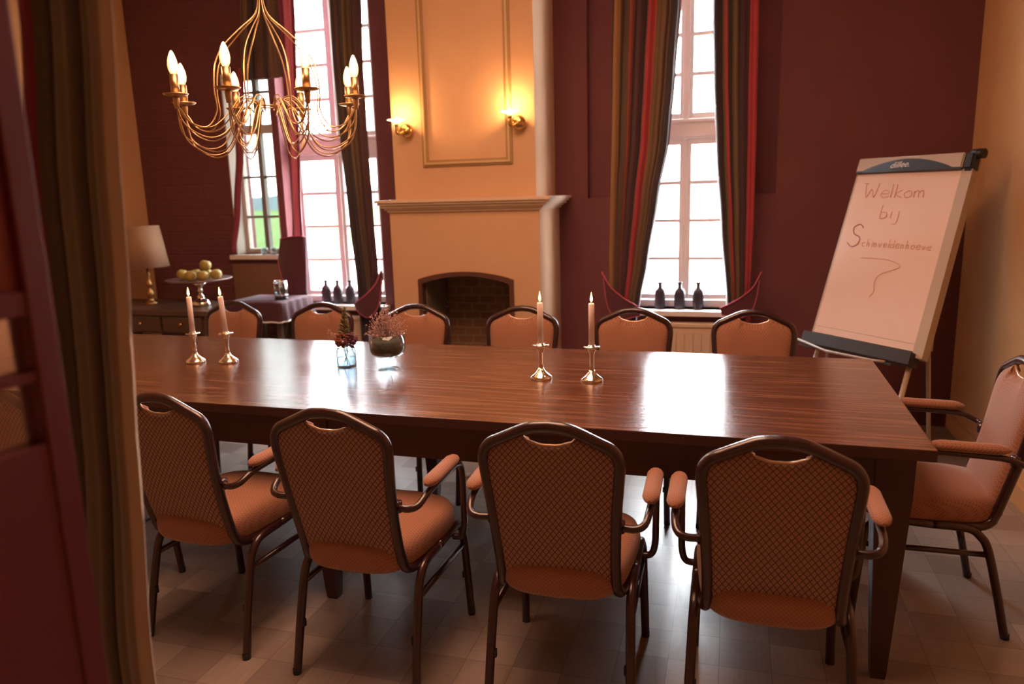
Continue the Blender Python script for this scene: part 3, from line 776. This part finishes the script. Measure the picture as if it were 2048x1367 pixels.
def jar():
    p = at_z(685, 738, TZ); r = thing('flower_jar', 'small glass jar with russet and plum dried flowers on the table', 'vase', (p.x, p.y+.04, TZ))
    MB().lathe([(0, 0), (.040, 0), (.043, .004), (.043, .072), (.038, .080), (.038, .090), (.036, .090), (.036, .079), (.0405, .070), (.0405, .006), (0, .006)], seg=32).build('glass_jar', M['vase'], r)
    MB().lathe([(0, .007), (.0395, .007), (.0395, .045), (0, .045)], seg=24).build('water', M['water'], r)
    s = MB(); random.seed(3)
    for k in range(7):
        a = k*.9; s.tube([(.016*math.cos(a), .016*math.sin(a), .01), (-.01*math.cos(a), -.01*math.sin(a), .07), (.03*math.cos(a+1), .03*math.sin(a+1), .12)], .0013, 5)
    s.build('stems', M['leaf'], r)
    for nm, mt, sx, sd in (('russet_bloom', 'petal_red', -.014, 1), ('plum_bloom', 'petal_plum', .026, 2)):
        random.seed(sd); b = MB()
        for k in range(70):
            d = Vector((random.gauss(0, 1), random.gauss(0, 1), random.gauss(0, .8))).normalized()
            c_ = Vector((sx, -.004, .122))+d*Vector((.034, .030, .034)).length*.56*random.uniform(.6, 1.05)
            b.ball(c_, random.uniform(.005, .010), 1, (1, 1, .55+.4*random.random()))
        b.build(nm, M[mt], r, smooth=False)
    f = MB(); random.seed(5)
    for k in range(60):
        t = k/60; z = .13+.125*t; wdt = .028*(1-t)**.7+.003; sgn = 1 if k % 2 else -1
        x = -.004+.012*t
        f.tube([(x, 0, z), (x+sgn*wdt*.6, random.uniform(-.01, .01), z+.012), (x+sgn*wdt, random.uniform(-.012, .012), z+.010)], [.0015, .0035, .0006], 5)
    f.tube([(0, 0, .12), (.002, 0, .19), (.008, 0, .262)], .0014, 5)
    f.build('grass_plume', M['leaf'], r)
    g = MB(); random.seed(8)
    for k in range(16):
        x, z = random.uniform(-.085, -.045), random.uniform(.12, .165)
        g.tube([(-.02, 0, .10), (x*.6, 0, .13), (x, random.uniform(-.01, .01), z)], .0005, 4); g.ball((x, 0, z), .003, 1)
    g.build('gypsophila_sprig', M['dried_pink'], r)
jar()
def bowl():
    p = at_z(768, 742, TZ); r = thing('footed_bowl', 'footed glass bowl filled with moss and fluffy dried pink flowers on the table', 'bowl', (p.x, p.y+.045, TZ))
    MB().lathe([(0, 0), (.045, 0), (.044, .004), (.012, .010), (.007, .018), (.009, .026), (.013, .034), (.012, .044), (.02, .050), (.050, .056), (.070, .068), (.077, .085), (.076, .152), (.0745, .152), (.0745, .086), (.068, .072), (.048, .060), (0, .058)], seg=40).build('glass_cup', M['vase'], r)
    MB().lathe([(0, .060), (.045, .061), (.065, .073), (.073, .087), (.073, .120), (.06, .130), (0, .134)], seg=32).build('moss_filling', M['moss'], r)
    random.seed(11); b = MB()
    for k in range(330):
        a = random.uniform(0, 2*PI); e = random.uniform(0.05, PI/2); R_ = random.uniform(.055, .098)
        x, y, z = R_*math.cos(a)*math.cos(e)*.98, R_*math.sin(a)*math.cos(e)*.9, .145+R_*math.sin(e)*1.15
        if k % 3 == 0: b.tube([(x*.2, y*.2, .12), (x*.6, y*.6, .12+(z-.12)*.6), (x, y, z)], .0008, 4)
        b.ball((x, y, z), random.uniform(.0022, .0042), 1)
    for k in range(6):
        b.ball((random.uniform(-.03, .01), 0, .26+.006*k), .004, 1)
    b.build('dried_flowers', M['dried_pink'], r)
bowl()

# bottles on the sills
def bottle_mesh():
    return [(0, 0), (.031, 0), (.034, .003), (.0355, .02), (.0360, .105), (.0335, .120), (.026, .131), (.0165, .138), (.0135, .145), (.0130, .166)]
bproto = None
labs = ['dark stoneware bottle leftmost of three on the sill left of the fireplace', 'dark stoneware bottle in the middle of three on the sill left of the fireplace', 'dark stoneware bottle rightmost of three on the sill left of the fireplace',
        'dark stoneware bottle leftmost of three on the sill right of the fireplace', 'dark stoneware bottle in the middle of three on the sill right of the fireplace', 'dark stoneware bottle rightmost of three on the sill right of the fireplace']
for i, px in enumerate((654, 677, 702, 1320, 1359, 1396)):
    x = X_at(px, 600, 5.03); y = 5.03
    if bproto is None:
        o = thing('bottle', labs[0], 'bottle', (x, y, .70)); MB().lathe(bottle_mesh(), seg=28).build('bottle_body', M['bottle'], o); MB().lathe([(0, .164), (.0165, .165), (.0165, .178), (0, .179)], seg=20).build('bottle_lip', M['bottle'], o); bproto = o
    else: o = copy_tree(bproto)
    o.location = (x, y, .70); o.rotation_euler = (0, 0, .7*i); tag(o, labs[i], 'bottle', 'dark bottles on the window sills')

# reflected tea-light glasses, built solid on the reflected window's sill
for i, (px, lb) in enumerate(((529, 'reflection of a small clear tealight glass, left one on the small window sill'), (548, 'reflection of a small clear tealight glass, right one on the small window sill'))):
    o = thing('reflected_tealight_glass', lb, 'glass', (X_at(px, 505, 4.985), 4.985, 1.075), 0, 'reflected tealight glasses on the small window sill')
    MB().lathe([(0, 0), (.022, 0), (.026, .05), (.0245, .05), (.021, .004), (0, .004)], seg=20).build('glass_cup', M['vase'], o)
    MB().lathe([(0, .005), (.018, .005), (.018, .018), (0, .018)], seg=16).build('tealight', M['wax'], o)

# ------------------------------------------------------------------ sideboard, lamp, fruit stand, reflected draped table
def sideboard():
    x0, x1, y0, y1, zt = -4.44, -3.36, 4.20, 4.72, .76
    r = thing('sideboard', 'dark wooden sideboard in the left corner under the table lamp', 'sideboard', ((x0+x1)/2, (y0+y1)/2, 0)); w, d = (x1-x0)/2, (y1-y0)/2
    MB().box(-w, w, -d, d, zt-.035, zt, .005).build('worktop', M['dark_wood'], r)
    MB().box(-w+.02, w-.02, -d+.02, d-.01, .60, zt-.035).build('carcass', M['dark_wood'], r)
    for k in range(3):
        a = -w+.04+k*(2*w-.08)/3; b = a+(2*w-.08)/3-.02
        dr = MB().box(a, b, -d+.006, -d+.02, .615, .715, .003).build('drawer', M['dark_wood'], r)
        MB().ball(((a+b)/2, -d-.006, .668), .012, 2).build('knob', M['brass'], dr)
    for sx in (-1, 1):
        for sy in (-1, 1): MB().box(sx*(w-.05)-.025, sx*(w-.05)+.025, sy*(d-.05)-.025, sy*(d-.05)+.025, 0, .60).build('leg', M['dark_wood'], r)
    MB().box(-w+.03, w-.03, -d+.03, d-.03, .14, .165).build('lower_shelf', M['dark_wood'], r)
sideboard()
def lamp():
    Y = 4.48; p = at_y(303, 604, Y); r = thing('table_lamp', 'table lamp with tapered linen shade and turned brass base on the sideboard', 'lamp', (p.x, Y, .76))
    g = simple('aged_brass_lamp_metal', (.40, .25, .10), .3, metal=.9)
    MB().lathe([(0, 0), (.045, 0), (.047, .01), (.03, .02), (.016, .035), (.022, .055), (.030, .075), (.020, .10), (.010, .115), (.018, .13), (.022, .15), (.012, .17), (.009, .20), (.016, .215), (.009, .23), (.007, .30), (0, .30)], seg=28).build('lamp_base', g, r)
    MB().lathe([(.152, .272), (.110, .565), (.107, .565), (.149, .272)], seg=40).build('lamp_shade', M['shade'], r, smooth=True)
    MB().tube([(-.105, 0, .54), (0, 0, .54), (.105, 0, .54)], .002, 6).tube([(0, 0, .30), (0, 0, .545)], .003, 6).build('shade_carrier', g, r)
lamp()
def fruit():
    Y = 4.44; p = at_y(404, 612, Y); x = p.x; r = thing('cake_stand', 'silver pedestal plate holding yellow apples on the sideboard', 'cake stand', (x, Y, .76))
    MB().lathe([(0, 0), (.062, 0), (.066, .012), (.06, .035), (.035, .05), (.018, .058), (.030, .066), (.014, .078), (.012, .095), (.022, .105), (.012, .118), (.02, .14), (.05, .165), (0, .165)], seg=32).build('pedestal', M['silver'], r)
    MB().lathe([(0, .163), (.10, .168), (.20, .180), (.222, .190), (.222, .194), (.19, .186), (.0, .172)], seg=48).build('plate', simple('tarnished_silver_plate', (.45, .32, .30), .3, metal=.8), r)
    sp = [(-.125, -.02, 0.004, 'far left'), (-.048, .04, 0, 'second from the left'), (-.02, -.055, 0.0, 'front middle'), (.040, .045, .0, 'back right of the middle'), (.067, -.045, 0.0, 'front right'), (.132, .02, .003, 'far right'), (.055, .0, .068, 'topmost of the pile')]
    first_ = None
    for i, (a, b, c_, wd) in enumerate(sp):
        if first_ is None:
            o = thing('apple', '', 'apple'); m = MB(); m.lathe([(0, .006), (.012, .002), (.026, .008), (.036, .028), (.034, .047), (.022, .060), (.008, .061), (0, .055)], seg=20)
            m.build('apple_body', M['apple'], o); MB().tube([(0, 0, .055), (.003, 0, .070)], .0015, 5).build('stalk', M['stalk'], o); first_ = o
        else: o = copy_tree(first_)
        o.location = (x+a, Y+b, .76+.183+c_); o.scale = (1.12,)*3; o.rotation_euler = (.2*math.sin(i*3), .2*math.cos(i*2), i)
        tag(o, 'yellow-green apple %s on the silver pedestal plate' % wd, 'apple', 'apples on the silver pedestal plate')
fruit()
def draped():  # reflected table, cloth and lantern built as solid objects
    x0, x1, y0, y1, z = -3.32, -2.90, 4.36, 4.74, .80; xc, yc = (x0+x1)/2, (y0+y1)/2; w, d = (x1-x0)/2, (y1-y0)/2
    r = thing('reflected_side_table', 'reflection of a small dark side table under a purple cloth, built solid beside the sideboard', 'table', (xc, yc, 0))
    MB().box(-w+.01, w-.01, -d+.01, d-.01, z-.03, z-.004).build('tabletop', M['dark_wood'], r)
    for sx in (-1, 1):
        for sy in (-1, 1): MB().box(sx*(w-.04)-.016, sx*(w-.04)+.016, sy*(d-.04)-.016, sy*(d-.04)+.016, 0, z-.03).build('leg', M['dark_wood'], r)
    cl = thing('reflected_tablecloth', 'reflected purple cloth with a white hem draped over the small side table', 'reflected_tablecloth', (xc, yc, z))
    m = MB(); n = 60; rr = []
    for zz, k, e in ((.002, 0, 0), (.002, 1.0, 0), (-.01, 1.0, .006), (-.07, 1.0, .012), (-.13, 1.0, .018)):
        ring = []
        for i in range(n):
            t = i/n*4; sd = int(t); f = t-sd
            cx_, cy_ = [(-1+2*f, -1), (1, -1+2*f), (1-2*f, 1), (-1, 1-2*f)][sd]
            wv = e*(1+.6*math.sin(i*1.9))
            ring.append((cx_*(w+wv)*max(k, .001), cy_*(d+wv)*max(k, .001), zz))
        rr.append(ring)
    m.rings(rr, cap=False); m.build('cloth', M['purple_cloth'], cl, smooth=True)
    hm = MB(); hm.tube(rr[-1], .006, 6, closed=True); hm.build('hem', M['sill'], cl)
    ln = thing('reflected_lantern', 'reflected small wire and glass lantern on the purple cloth', 'lantern', (xc+.12, yc-.03, z+.004))
    MB().lathe([(0, 0), (.045, 0), (.045, .012), (0, .012)], seg=24).build('lantern_base', M['black'], ln)
    MB().lathe([(.038, .012), (.042, .06), (.036, .12), (.034, .12), (.040, .06), (.036, .012)], seg=24).build('lantern_glass', M['vase'], ln)
    q = MB()
    for zz in (.03, .11, .125): q.tube([(.044*math.cos(a), .044*math.sin(a), zz) for a in [2*PI*k/20 for k in range(20)]], .003, 6, closed=True)
    for k in range(4): a = k*PI/2+.4; q.tube([(.044*math.cos(a), .044*math.sin(a), .01), (.044*math.cos(a), .044*math.sin(a), .125)], .002, 6)
    q.build('wire_cage', M['silver'], ln)
draped()

# ------------------------------------------------------------------ sconces
def sconce(px, py, label):
    Y = 4.48; p = at_y(px, py, Y); r = thing('wall_sconce', label, 'wall lamp', (p.x, Y, p.z), 0, 'brass sconces on the chimney breast')
    # local: y=0 plaster face, sphere sticks out toward -y
    MB().ball((0, -.038, 0), .043, 3, (1, .8, 1)).build('brass_dome', M['brass'], r)
    ax = -.038
    MB().tube(catmull([(0, -.055, -.004), (ax*.6, -.085, -.022), (ax, -.098, -.012), (ax, -.10, .022)], 5), .0095, 10).lathe([(0, .020), (.012, .020), (.015, .040), (0, .040)], (ax, -.10, 0), 16).build('arm', M['brass'], r)
    MB().lathe([(.010, .036), (.016, .048), (.040, .056), (.056, .060), (.052, .063), (.016, .056), (.010, .046)], (ax, -.10, 0), 32).build('lamp_shade', M['uplight'], r, smooth=True)
    MB().lathe([(0, .040), (.008, .042), (.011, .055), (.009, .070), (0, .076)], (ax, -.10, 0), 14).build('bulb', M['bulb'], r)
    li = light('sconce_light', 'POINT', (ax, -.10, .100), 3.8, (1, .50, .19), .02); li.parent = r
sconce(818, 262, 'brass sconce left of the gilt panel on the chimney breast')
sconce(1041, 246, 'brass sconce right of the gilt panel on the chimney breast')

# ------------------------------------------------------------------ chandelier
def chandelier():
    cx_, cy_, zd = -1.765, 2.70, 1.862; r = thing('chandelier', 'gold wire chandelier with eight lit candle bulbs over the table', 'chandelier', (cx_, cy_, zd))
    R_ = .350; SC = .81; base = math.atan2(cy_, cx_)          # an axis pointing from the camera
    st = MB(); st.lathe([(0, .38), (.014, .382), (.018, .40), (.012, .42), (.018, .45), (.010, .48), (0, .48)], seg=20); st.tube([(0, 0, .40), (0, 0, ZC-zd-.04)], .007, 8); st.build('stem', M['gold_wire'], r)
    MB().lathe([(0, ZC-zd-.05), (.03, ZC-zd-.05), (.06, ZC-zd-.004), (0, ZC-zd-.003)], seg=24).build('ceiling_rose', M['gold_wire'], r)
    h_ = MB()
    h_.tube([(.042*math.cos(2*PI*k/24), .042*math.sin(2*PI*k/24), -.02) for k in range(24)], .003, 6, closed=True); h_.build('hub_ring', M['gold_wire'], r)
    for k in range(8):
        th = base+PI/8+k*PI/4; c_, s_ = math.cos(th), math.sin(th)
        def P(rr, z, off=0):
            return (rr*c_-off*s_, rr*s_+off*c_, z)
        a = MB()
        for off, rw, pts in ((0, .0028, ((.008, .385), (.026, .320), (.094, .257), (.161, .19), (.196, .125), (.209, .033), (.206, -.045), (.246, -.104), (.305, -.092), (.338, -.046), (R_, -.03))),
                             (.005, .0026, ((R_, -.03), (.332, -.144), (.288, -.188), (.232, -.209), (.175, -.186), (.127, -.109), (.098, -.042), (.065, 0), (.046, -.008), (.040, -.033))),
                             (-.012, .0024, ((R_, -.03), (.342, -.12), (.30, -.165), (.24, -.185), (.185, -.165), (.140, -.09), (.105, -.035), (.08, -.025), (.06, -.05))),
                             (.013, .0028, ((R_, -.03), (.338, -.085), (.30, -.125), (.24, -.145), (.18, -.12), (.13, -.05), (.09, .0), (.055, -.005), (.045, -.03))),
                             (-.006, .0026, ((R_, -.03), (.325, -.075), (.28, -.105), (.22, -.100), (.16, -.05), (.11, .008), (.07, .014), (.05, -.004)))):
            n_ = len(pts)-1
            a.tube(catmull([P(q[0], q[1], off*math.sin(PI*i/n_)) for i, q in enumerate(pts)], 5), rw, 6)
        arm = a.build('arm', M['gold_wire'], r)
        MB().lathe([(0, -.045), (.008, -.045), (.010, -.03), (.012, -.012), (.012, 0), (0, 0)], P(R_, 0), 14).build('arm_socket', M['gold_wire'], arm)
        MB().lathe([(0, -.004), (.020, -.003), (.040, .002), (.045, .008), (.042, .008), (.02, .003), (0, .003)], P(R_, 0), 28).build('drip_dish', M['gold_wire'], r)
        MB().lathe([(0, .002), (.015, .002), (.015, .075), (0, .075)], P(R_, 0), 18).build('candle_sleeve', M['gold_wire'], r)
        MB().lathe([(0, .074), (.010, .075), (.0165, .090), (.0185, .106), (.0165, .124), (.010, .144), (.0035, .156), (0, .158)], P(R_, 0), 18).build('bulb', M['bulb'], r)
    for k in (1, 3, 5, 7, 0, 2, 4, 6):
        th = base+PI/8+k*PI/4
        li = light('bulb_light', 'POINT', ((R_)*math.cos(th), (R_)*math.sin(th), .19), 1.6, (1, .55, .24), .02); li.parent = r
chandelier()

# ------------------------------------------------------------------ flipchart easel
def flipchart():
    br_, bl = Vector((.85, 3.87, .69)), Vector((.452, 4.344, .69)); tr_, tl = Vector((1.08, 4.22, 1.53)), Vector((.682, 4.694, 1.53))
    ux = (br_-bl).normalized(); uz = (tl-bl).normalized(); un = ux.cross(uz)       # un points away from / toward viewer
    if un.y > 0: un = -un
    W = (br_-bl).length; Hh = (tl-bl).length
    root = thing('flipchart_easel', 'flipchart easel with handwritten welcome sheet in the right corner', 'flipchart', (bl.x, bl.y, 0))
    o0 = Vector((bl.x, bl.y, 0))
    def P(a, b, c_=0): return bl+ux*a+uz*b+un*c_-o0
    def slab(m, a0, a1, b0, b1, c0, c1):
        vs = [m.bm.verts.new(P(a, b, c_)) for c_ in (c0, c1) for b in (b0, b1) for a in (a0, a1)]
        for f in [(0, 2, 3, 1), (4, 5, 7, 6), (0, 1, 5, 4), (2, 6, 7, 3), (0, 4, 6, 2), (1, 3, 7, 5)]: m.bm.faces.new([vs[i] for i in f])
    m = MB(); slab(m, -.004, W+.004, -.05, Hh+.07, -.016, -.002); m.build('board', M['easel_rail'], root)
    m = MB(); slab(m, W-.0, W+.055, -.03, Hh+.06, -.035, .012); slab(m, -.012, 0, -.03, Hh+.02, -.02, .004); m.build('side_rail', M['easel_rail'], root)
    m = MB(); slab(m, .002, W-.0, -.0, Hh+.0, -.002, .006); pad = m.build('paper_pad', M['paper'], root)
    m = MB(); slab(m, .002, W, .035, .038, .006, .0068); m.build('sheet_edge', M['easel_rail'], pad)
    m = MB(); slab(m, -.006, W+.004, Hh+.0, Hh+.085, .0, .028); bmesh.ops.bevel(m.bm, geom=list(m.bm.edges), offset=.006, segments=2, affect='EDGES')
    hd = m.build('clamp_bar', M['easel_rail'], root)
    m = MB(); N = 20; pts = [(W*.07+W*.86*k/N, Hh+.006+.06*math.sin(PI*k/N)**.85) for k in range(N+1)]
    V0 = [m.bm.verts.new(P(a, b, .0295)) for a, b in pts]; V1 = [m.bm.verts.new(P(a, Hh+.002, .0295)) for a, b in pts]
    V2 = [m.bm.verts.new(P(a, b, .027)) for a, b in pts]
    for i in range(N):
        for q in ((V0[i], V0[i+1], V1[i+1], V1[i]), (V0[i], V2[i], V2[i+1], V0[i+1])):
            try: m.bm.faces.new(q)
            except Exception: pass
    slab(m, 0, W+.004, Hh-.004, Hh+.003, .0, .030)
    m.build('logo_panel', M['black'], hd)
    # clamp knobs at the right end
    m = MB(); slab(m, W+.004, W+.06, Hh-.01, Hh+.09, -.03, .03); bmesh.ops.bevel(m.bm, geom=list(m.bm.edges), offset=.012, segments=3, affect='EDGES')
    m.tube([P(W+.03, Hh+.085, 0), P(W+.085, Hh+.085, 0)], .024, 14); m.build('end_cap', M['black'], root)
    m = MB(); slab(m, -.03, W+.02, -.075, -.012, -.02, .05)
    slab(m, -.03, W*.9, -.10, -.09, .05, .06); m.build('pen_tray', M['black'], root)
    m = MB(); m.tube([P(-.04, -.07, .06), P(W*.3, -.105, .085), P(W*.75, -.10, .085), P(W*.86, -.09, .07)], .007, 8); m.build('tray_rail', M['grey_metal'], root)
    def leg(a, b, r_=.013):
        MB().tube([a-o0, b-o0], r_, 10).build('leg', M['easel_rail'], root)
    d = (bl-tl)/ (tl.z-bl.z)
    for a_ in (.04, W-.02):
        s = bl+ux*a_+uz*(-.02)-un*.02; e = s+d*(s.z-.012); leg(s, e)
    s = br_+uz*.05+ux*.02-un*.06; leg(s, Vector((s.x+.10, s.y+.22, .012)), .010)
    s2 = bl+uz*.05-un*.06+ux*.02; leg(s2, Vector((s2.x+.08, s2.y+.24, .012)), .010)
    MB().tube([s-o0+Vector((0, 0, .06)), s-o0-Vector((0, 0, .02))], .02, 10).build('leg_clamp', M['easel_rail'], root)
    # handwriting strokes, glyphs on a 1 x 1 grid
    G = {'W': [[(0, 1), (.18, 0), (.42, .6), (.66, .02), (.8, 1.0)], [(-.15, 1.02), (.15, .98)]], 'e': [[(.05, .3), (.55, .32), (.45, .55), (.15, .5), (.05, .2), (.25, 0), (.6, .1)]], 'l': [[(.1, 1.05), (.12, .0)]],
         'k': [[(.1, 1), (.1, 0)], [(.5, .55), (.12, .28), (.55, 0)]], 'o': [[(.3, .5), (.05, .3), (.2, 0), (.5, .1), (.5, .42), (.28, .52)]], 'm': [[(.05, .5), (.08, 0)], [(.08, .35), (.28, .52), (.36, 0)], [(.36, .35), (.56, .52), (.66, 0)]],
         'b': [[(.1, 1), (.1, 0), (.45, .05), (.45, .42), (.12, .45)]], 'i': [[(.15, .5), (.15, 0)], [(.15, .72), (.16, .76)]], 'j': [[(.3, .55), (.28, -.35), (.0, -.42)], [(.32, .76), (.33, .8)]],
         'S': [[(.62, .85), (.4, 1.0), (.1, .85), (.2, .55), (.55, .4), (.55, .1), (.25, -.05), (-.05, .12)]], 'c': [[(.5, .45), (.2, .5), (.05, .25), (.2, 0), (.5, .05)]], 'h': [[(.08, 1), (.08, 0)], [(.08, .35), (.35, .5), (.45, 0)]],
         'n': [[(.08, .5), (.08, 0)], [(.08, .35), (.35, .5), (.45, 0)]], 'v': [[(.05, .5), (.25, 0), (.5, .5)]], 'd': [[(.5, .42), (.15, .45), (.05, .15), (.25, 0), (.5, .12)], [(.5, 1), (.5, 0)]]}
    ADV = {'W': 1.0, 'm': .85, 'l': .28, 'i': .3, 'j': .45, 'S': .8}
    def write(txt, a, b, s, mt, caps=1, sx=1.0, r_=.0013, name='handwriting', gw=1.0):
        m = MB()
        for ch in txt:
            for st_ in G[ch]:
                k = caps if ch in 'SW' else 1
                pts = [P(a+x*s*sx*k*gw, b+y*s*k, .0072) for x, y in st_]
                m.tube(catmull(pts, 4) if len(pts) > 2 else pts, r_, 5)
            a += ADV.get(ch, .62)*s*sx*(caps if ch in 'SW' else 1)
        m.build(name, mt, pad)
    write('Welkom', W*.12, Hh*.845, .075, M['ink'], 1.15, 1.25)
    write('bij', W*.34, Hh*.72, .075, M['ink'], 1, 1.3)
    write('S', W*.10, Hh*.545, .125, M['ink_dark'], 1, .95, .0022)
    write('chinveldenhoeve', W*.25, Hh*.545, .044, M['ink'], 1, 1.10, .0011, gw=.76)
    m = MB(); m.tube(catmull([P(W*.28, Hh*.475, .0072), P(W*.55, Hh*.475, .0072), P(W*.68, Hh*.44, .0072), P(W*.52, Hh*.39, .0072), P(W*.48, Hh*.34, .0072), P(W*.50, Hh*.29, .0072), P(W*.47, Hh*.25, .0072)], 6), .0011, 5); m.build('handwriting', M['ink'], pad)
    # white script on the black crescent
    tc = bpy.data.curves.new('logo_lettering', 'FONT'); tc.body = 'dilleern'; tc.size = .05; tc.shear = .3; tc.extrude = .0006; tc.align_x = 'CENTER'
    tmp = bpy.data.objects.new('tmp', tc); me = bpy.data.meshes.new_from_object(tmp); bpy.data.objects.remove(tmp)
    me.materials.clear(); me.materials.append(M['logo']); to = bpy.data.objects.new('logo_lettering', me); COL.objects.link(to)
    mat = Matrix((ux, uz, un)).transposed().to_4x4(); mat.translation = P(W*.47, Hh+.018, .0305)
    if ux.cross(uz).dot(un) < 0: pass
    to.parent = hd; to.matrix_local = mat
flipchart()

# ------------------------------------------------------------------ outdoors
g = MB().box(-160, 160, 5.6, 260, -1.3, -1.2).build('meadow', M['grass']); tag(g, 'green meadow stretching away outside the windows', 'meadow', kind='stuff')
h = MB(); rr = []
for k in range(41):
    x = -200+10*k; rr.append([(x, 180, -1.2), (x, 180, 3.0+2.2*math.sin(k*.7)+1.6*math.sin(k*.31)), (x, 200, 3.0+2.2*math.sin(k*.7)+1.6*math.sin(k*.31)), (x, 200, -1.2)])
h.rings(rr, smooth=False); tag(h.build('tree_line', M['hill']), 'hazy blue line of distant trees beyond the meadow', 'trees', kind='stuff')
rf = thing('outbuilding', 'low outbuilding with pale tiled roof outside the tall windows', 'building', (-.5, 8.4, -1.2))
m = MB(); m.prism([(-2.2, 1.15), (1.1, 2.33), (4.4, 1.15), (4.4, 1.08), (1.1, 2.26), (-2.2, 1.08)], -4.2, 5.0, plane='yz'); m.build('roof', M['roof'], rf)
MB().box(-4.1, 4.9, -2.0, 4.2, 0, 1.1).build('wall', M['pier'], rf)
struct(MB().box(-4.06, -3.90, 5.35, 5.6, -1.2, 3.6).build('trim_7', M['pier']))  # stone column of the reflected view, built solid outside the window
for o in list(COL.objects):
    if o.name in ('x',): bpy.data.objects.remove(o)
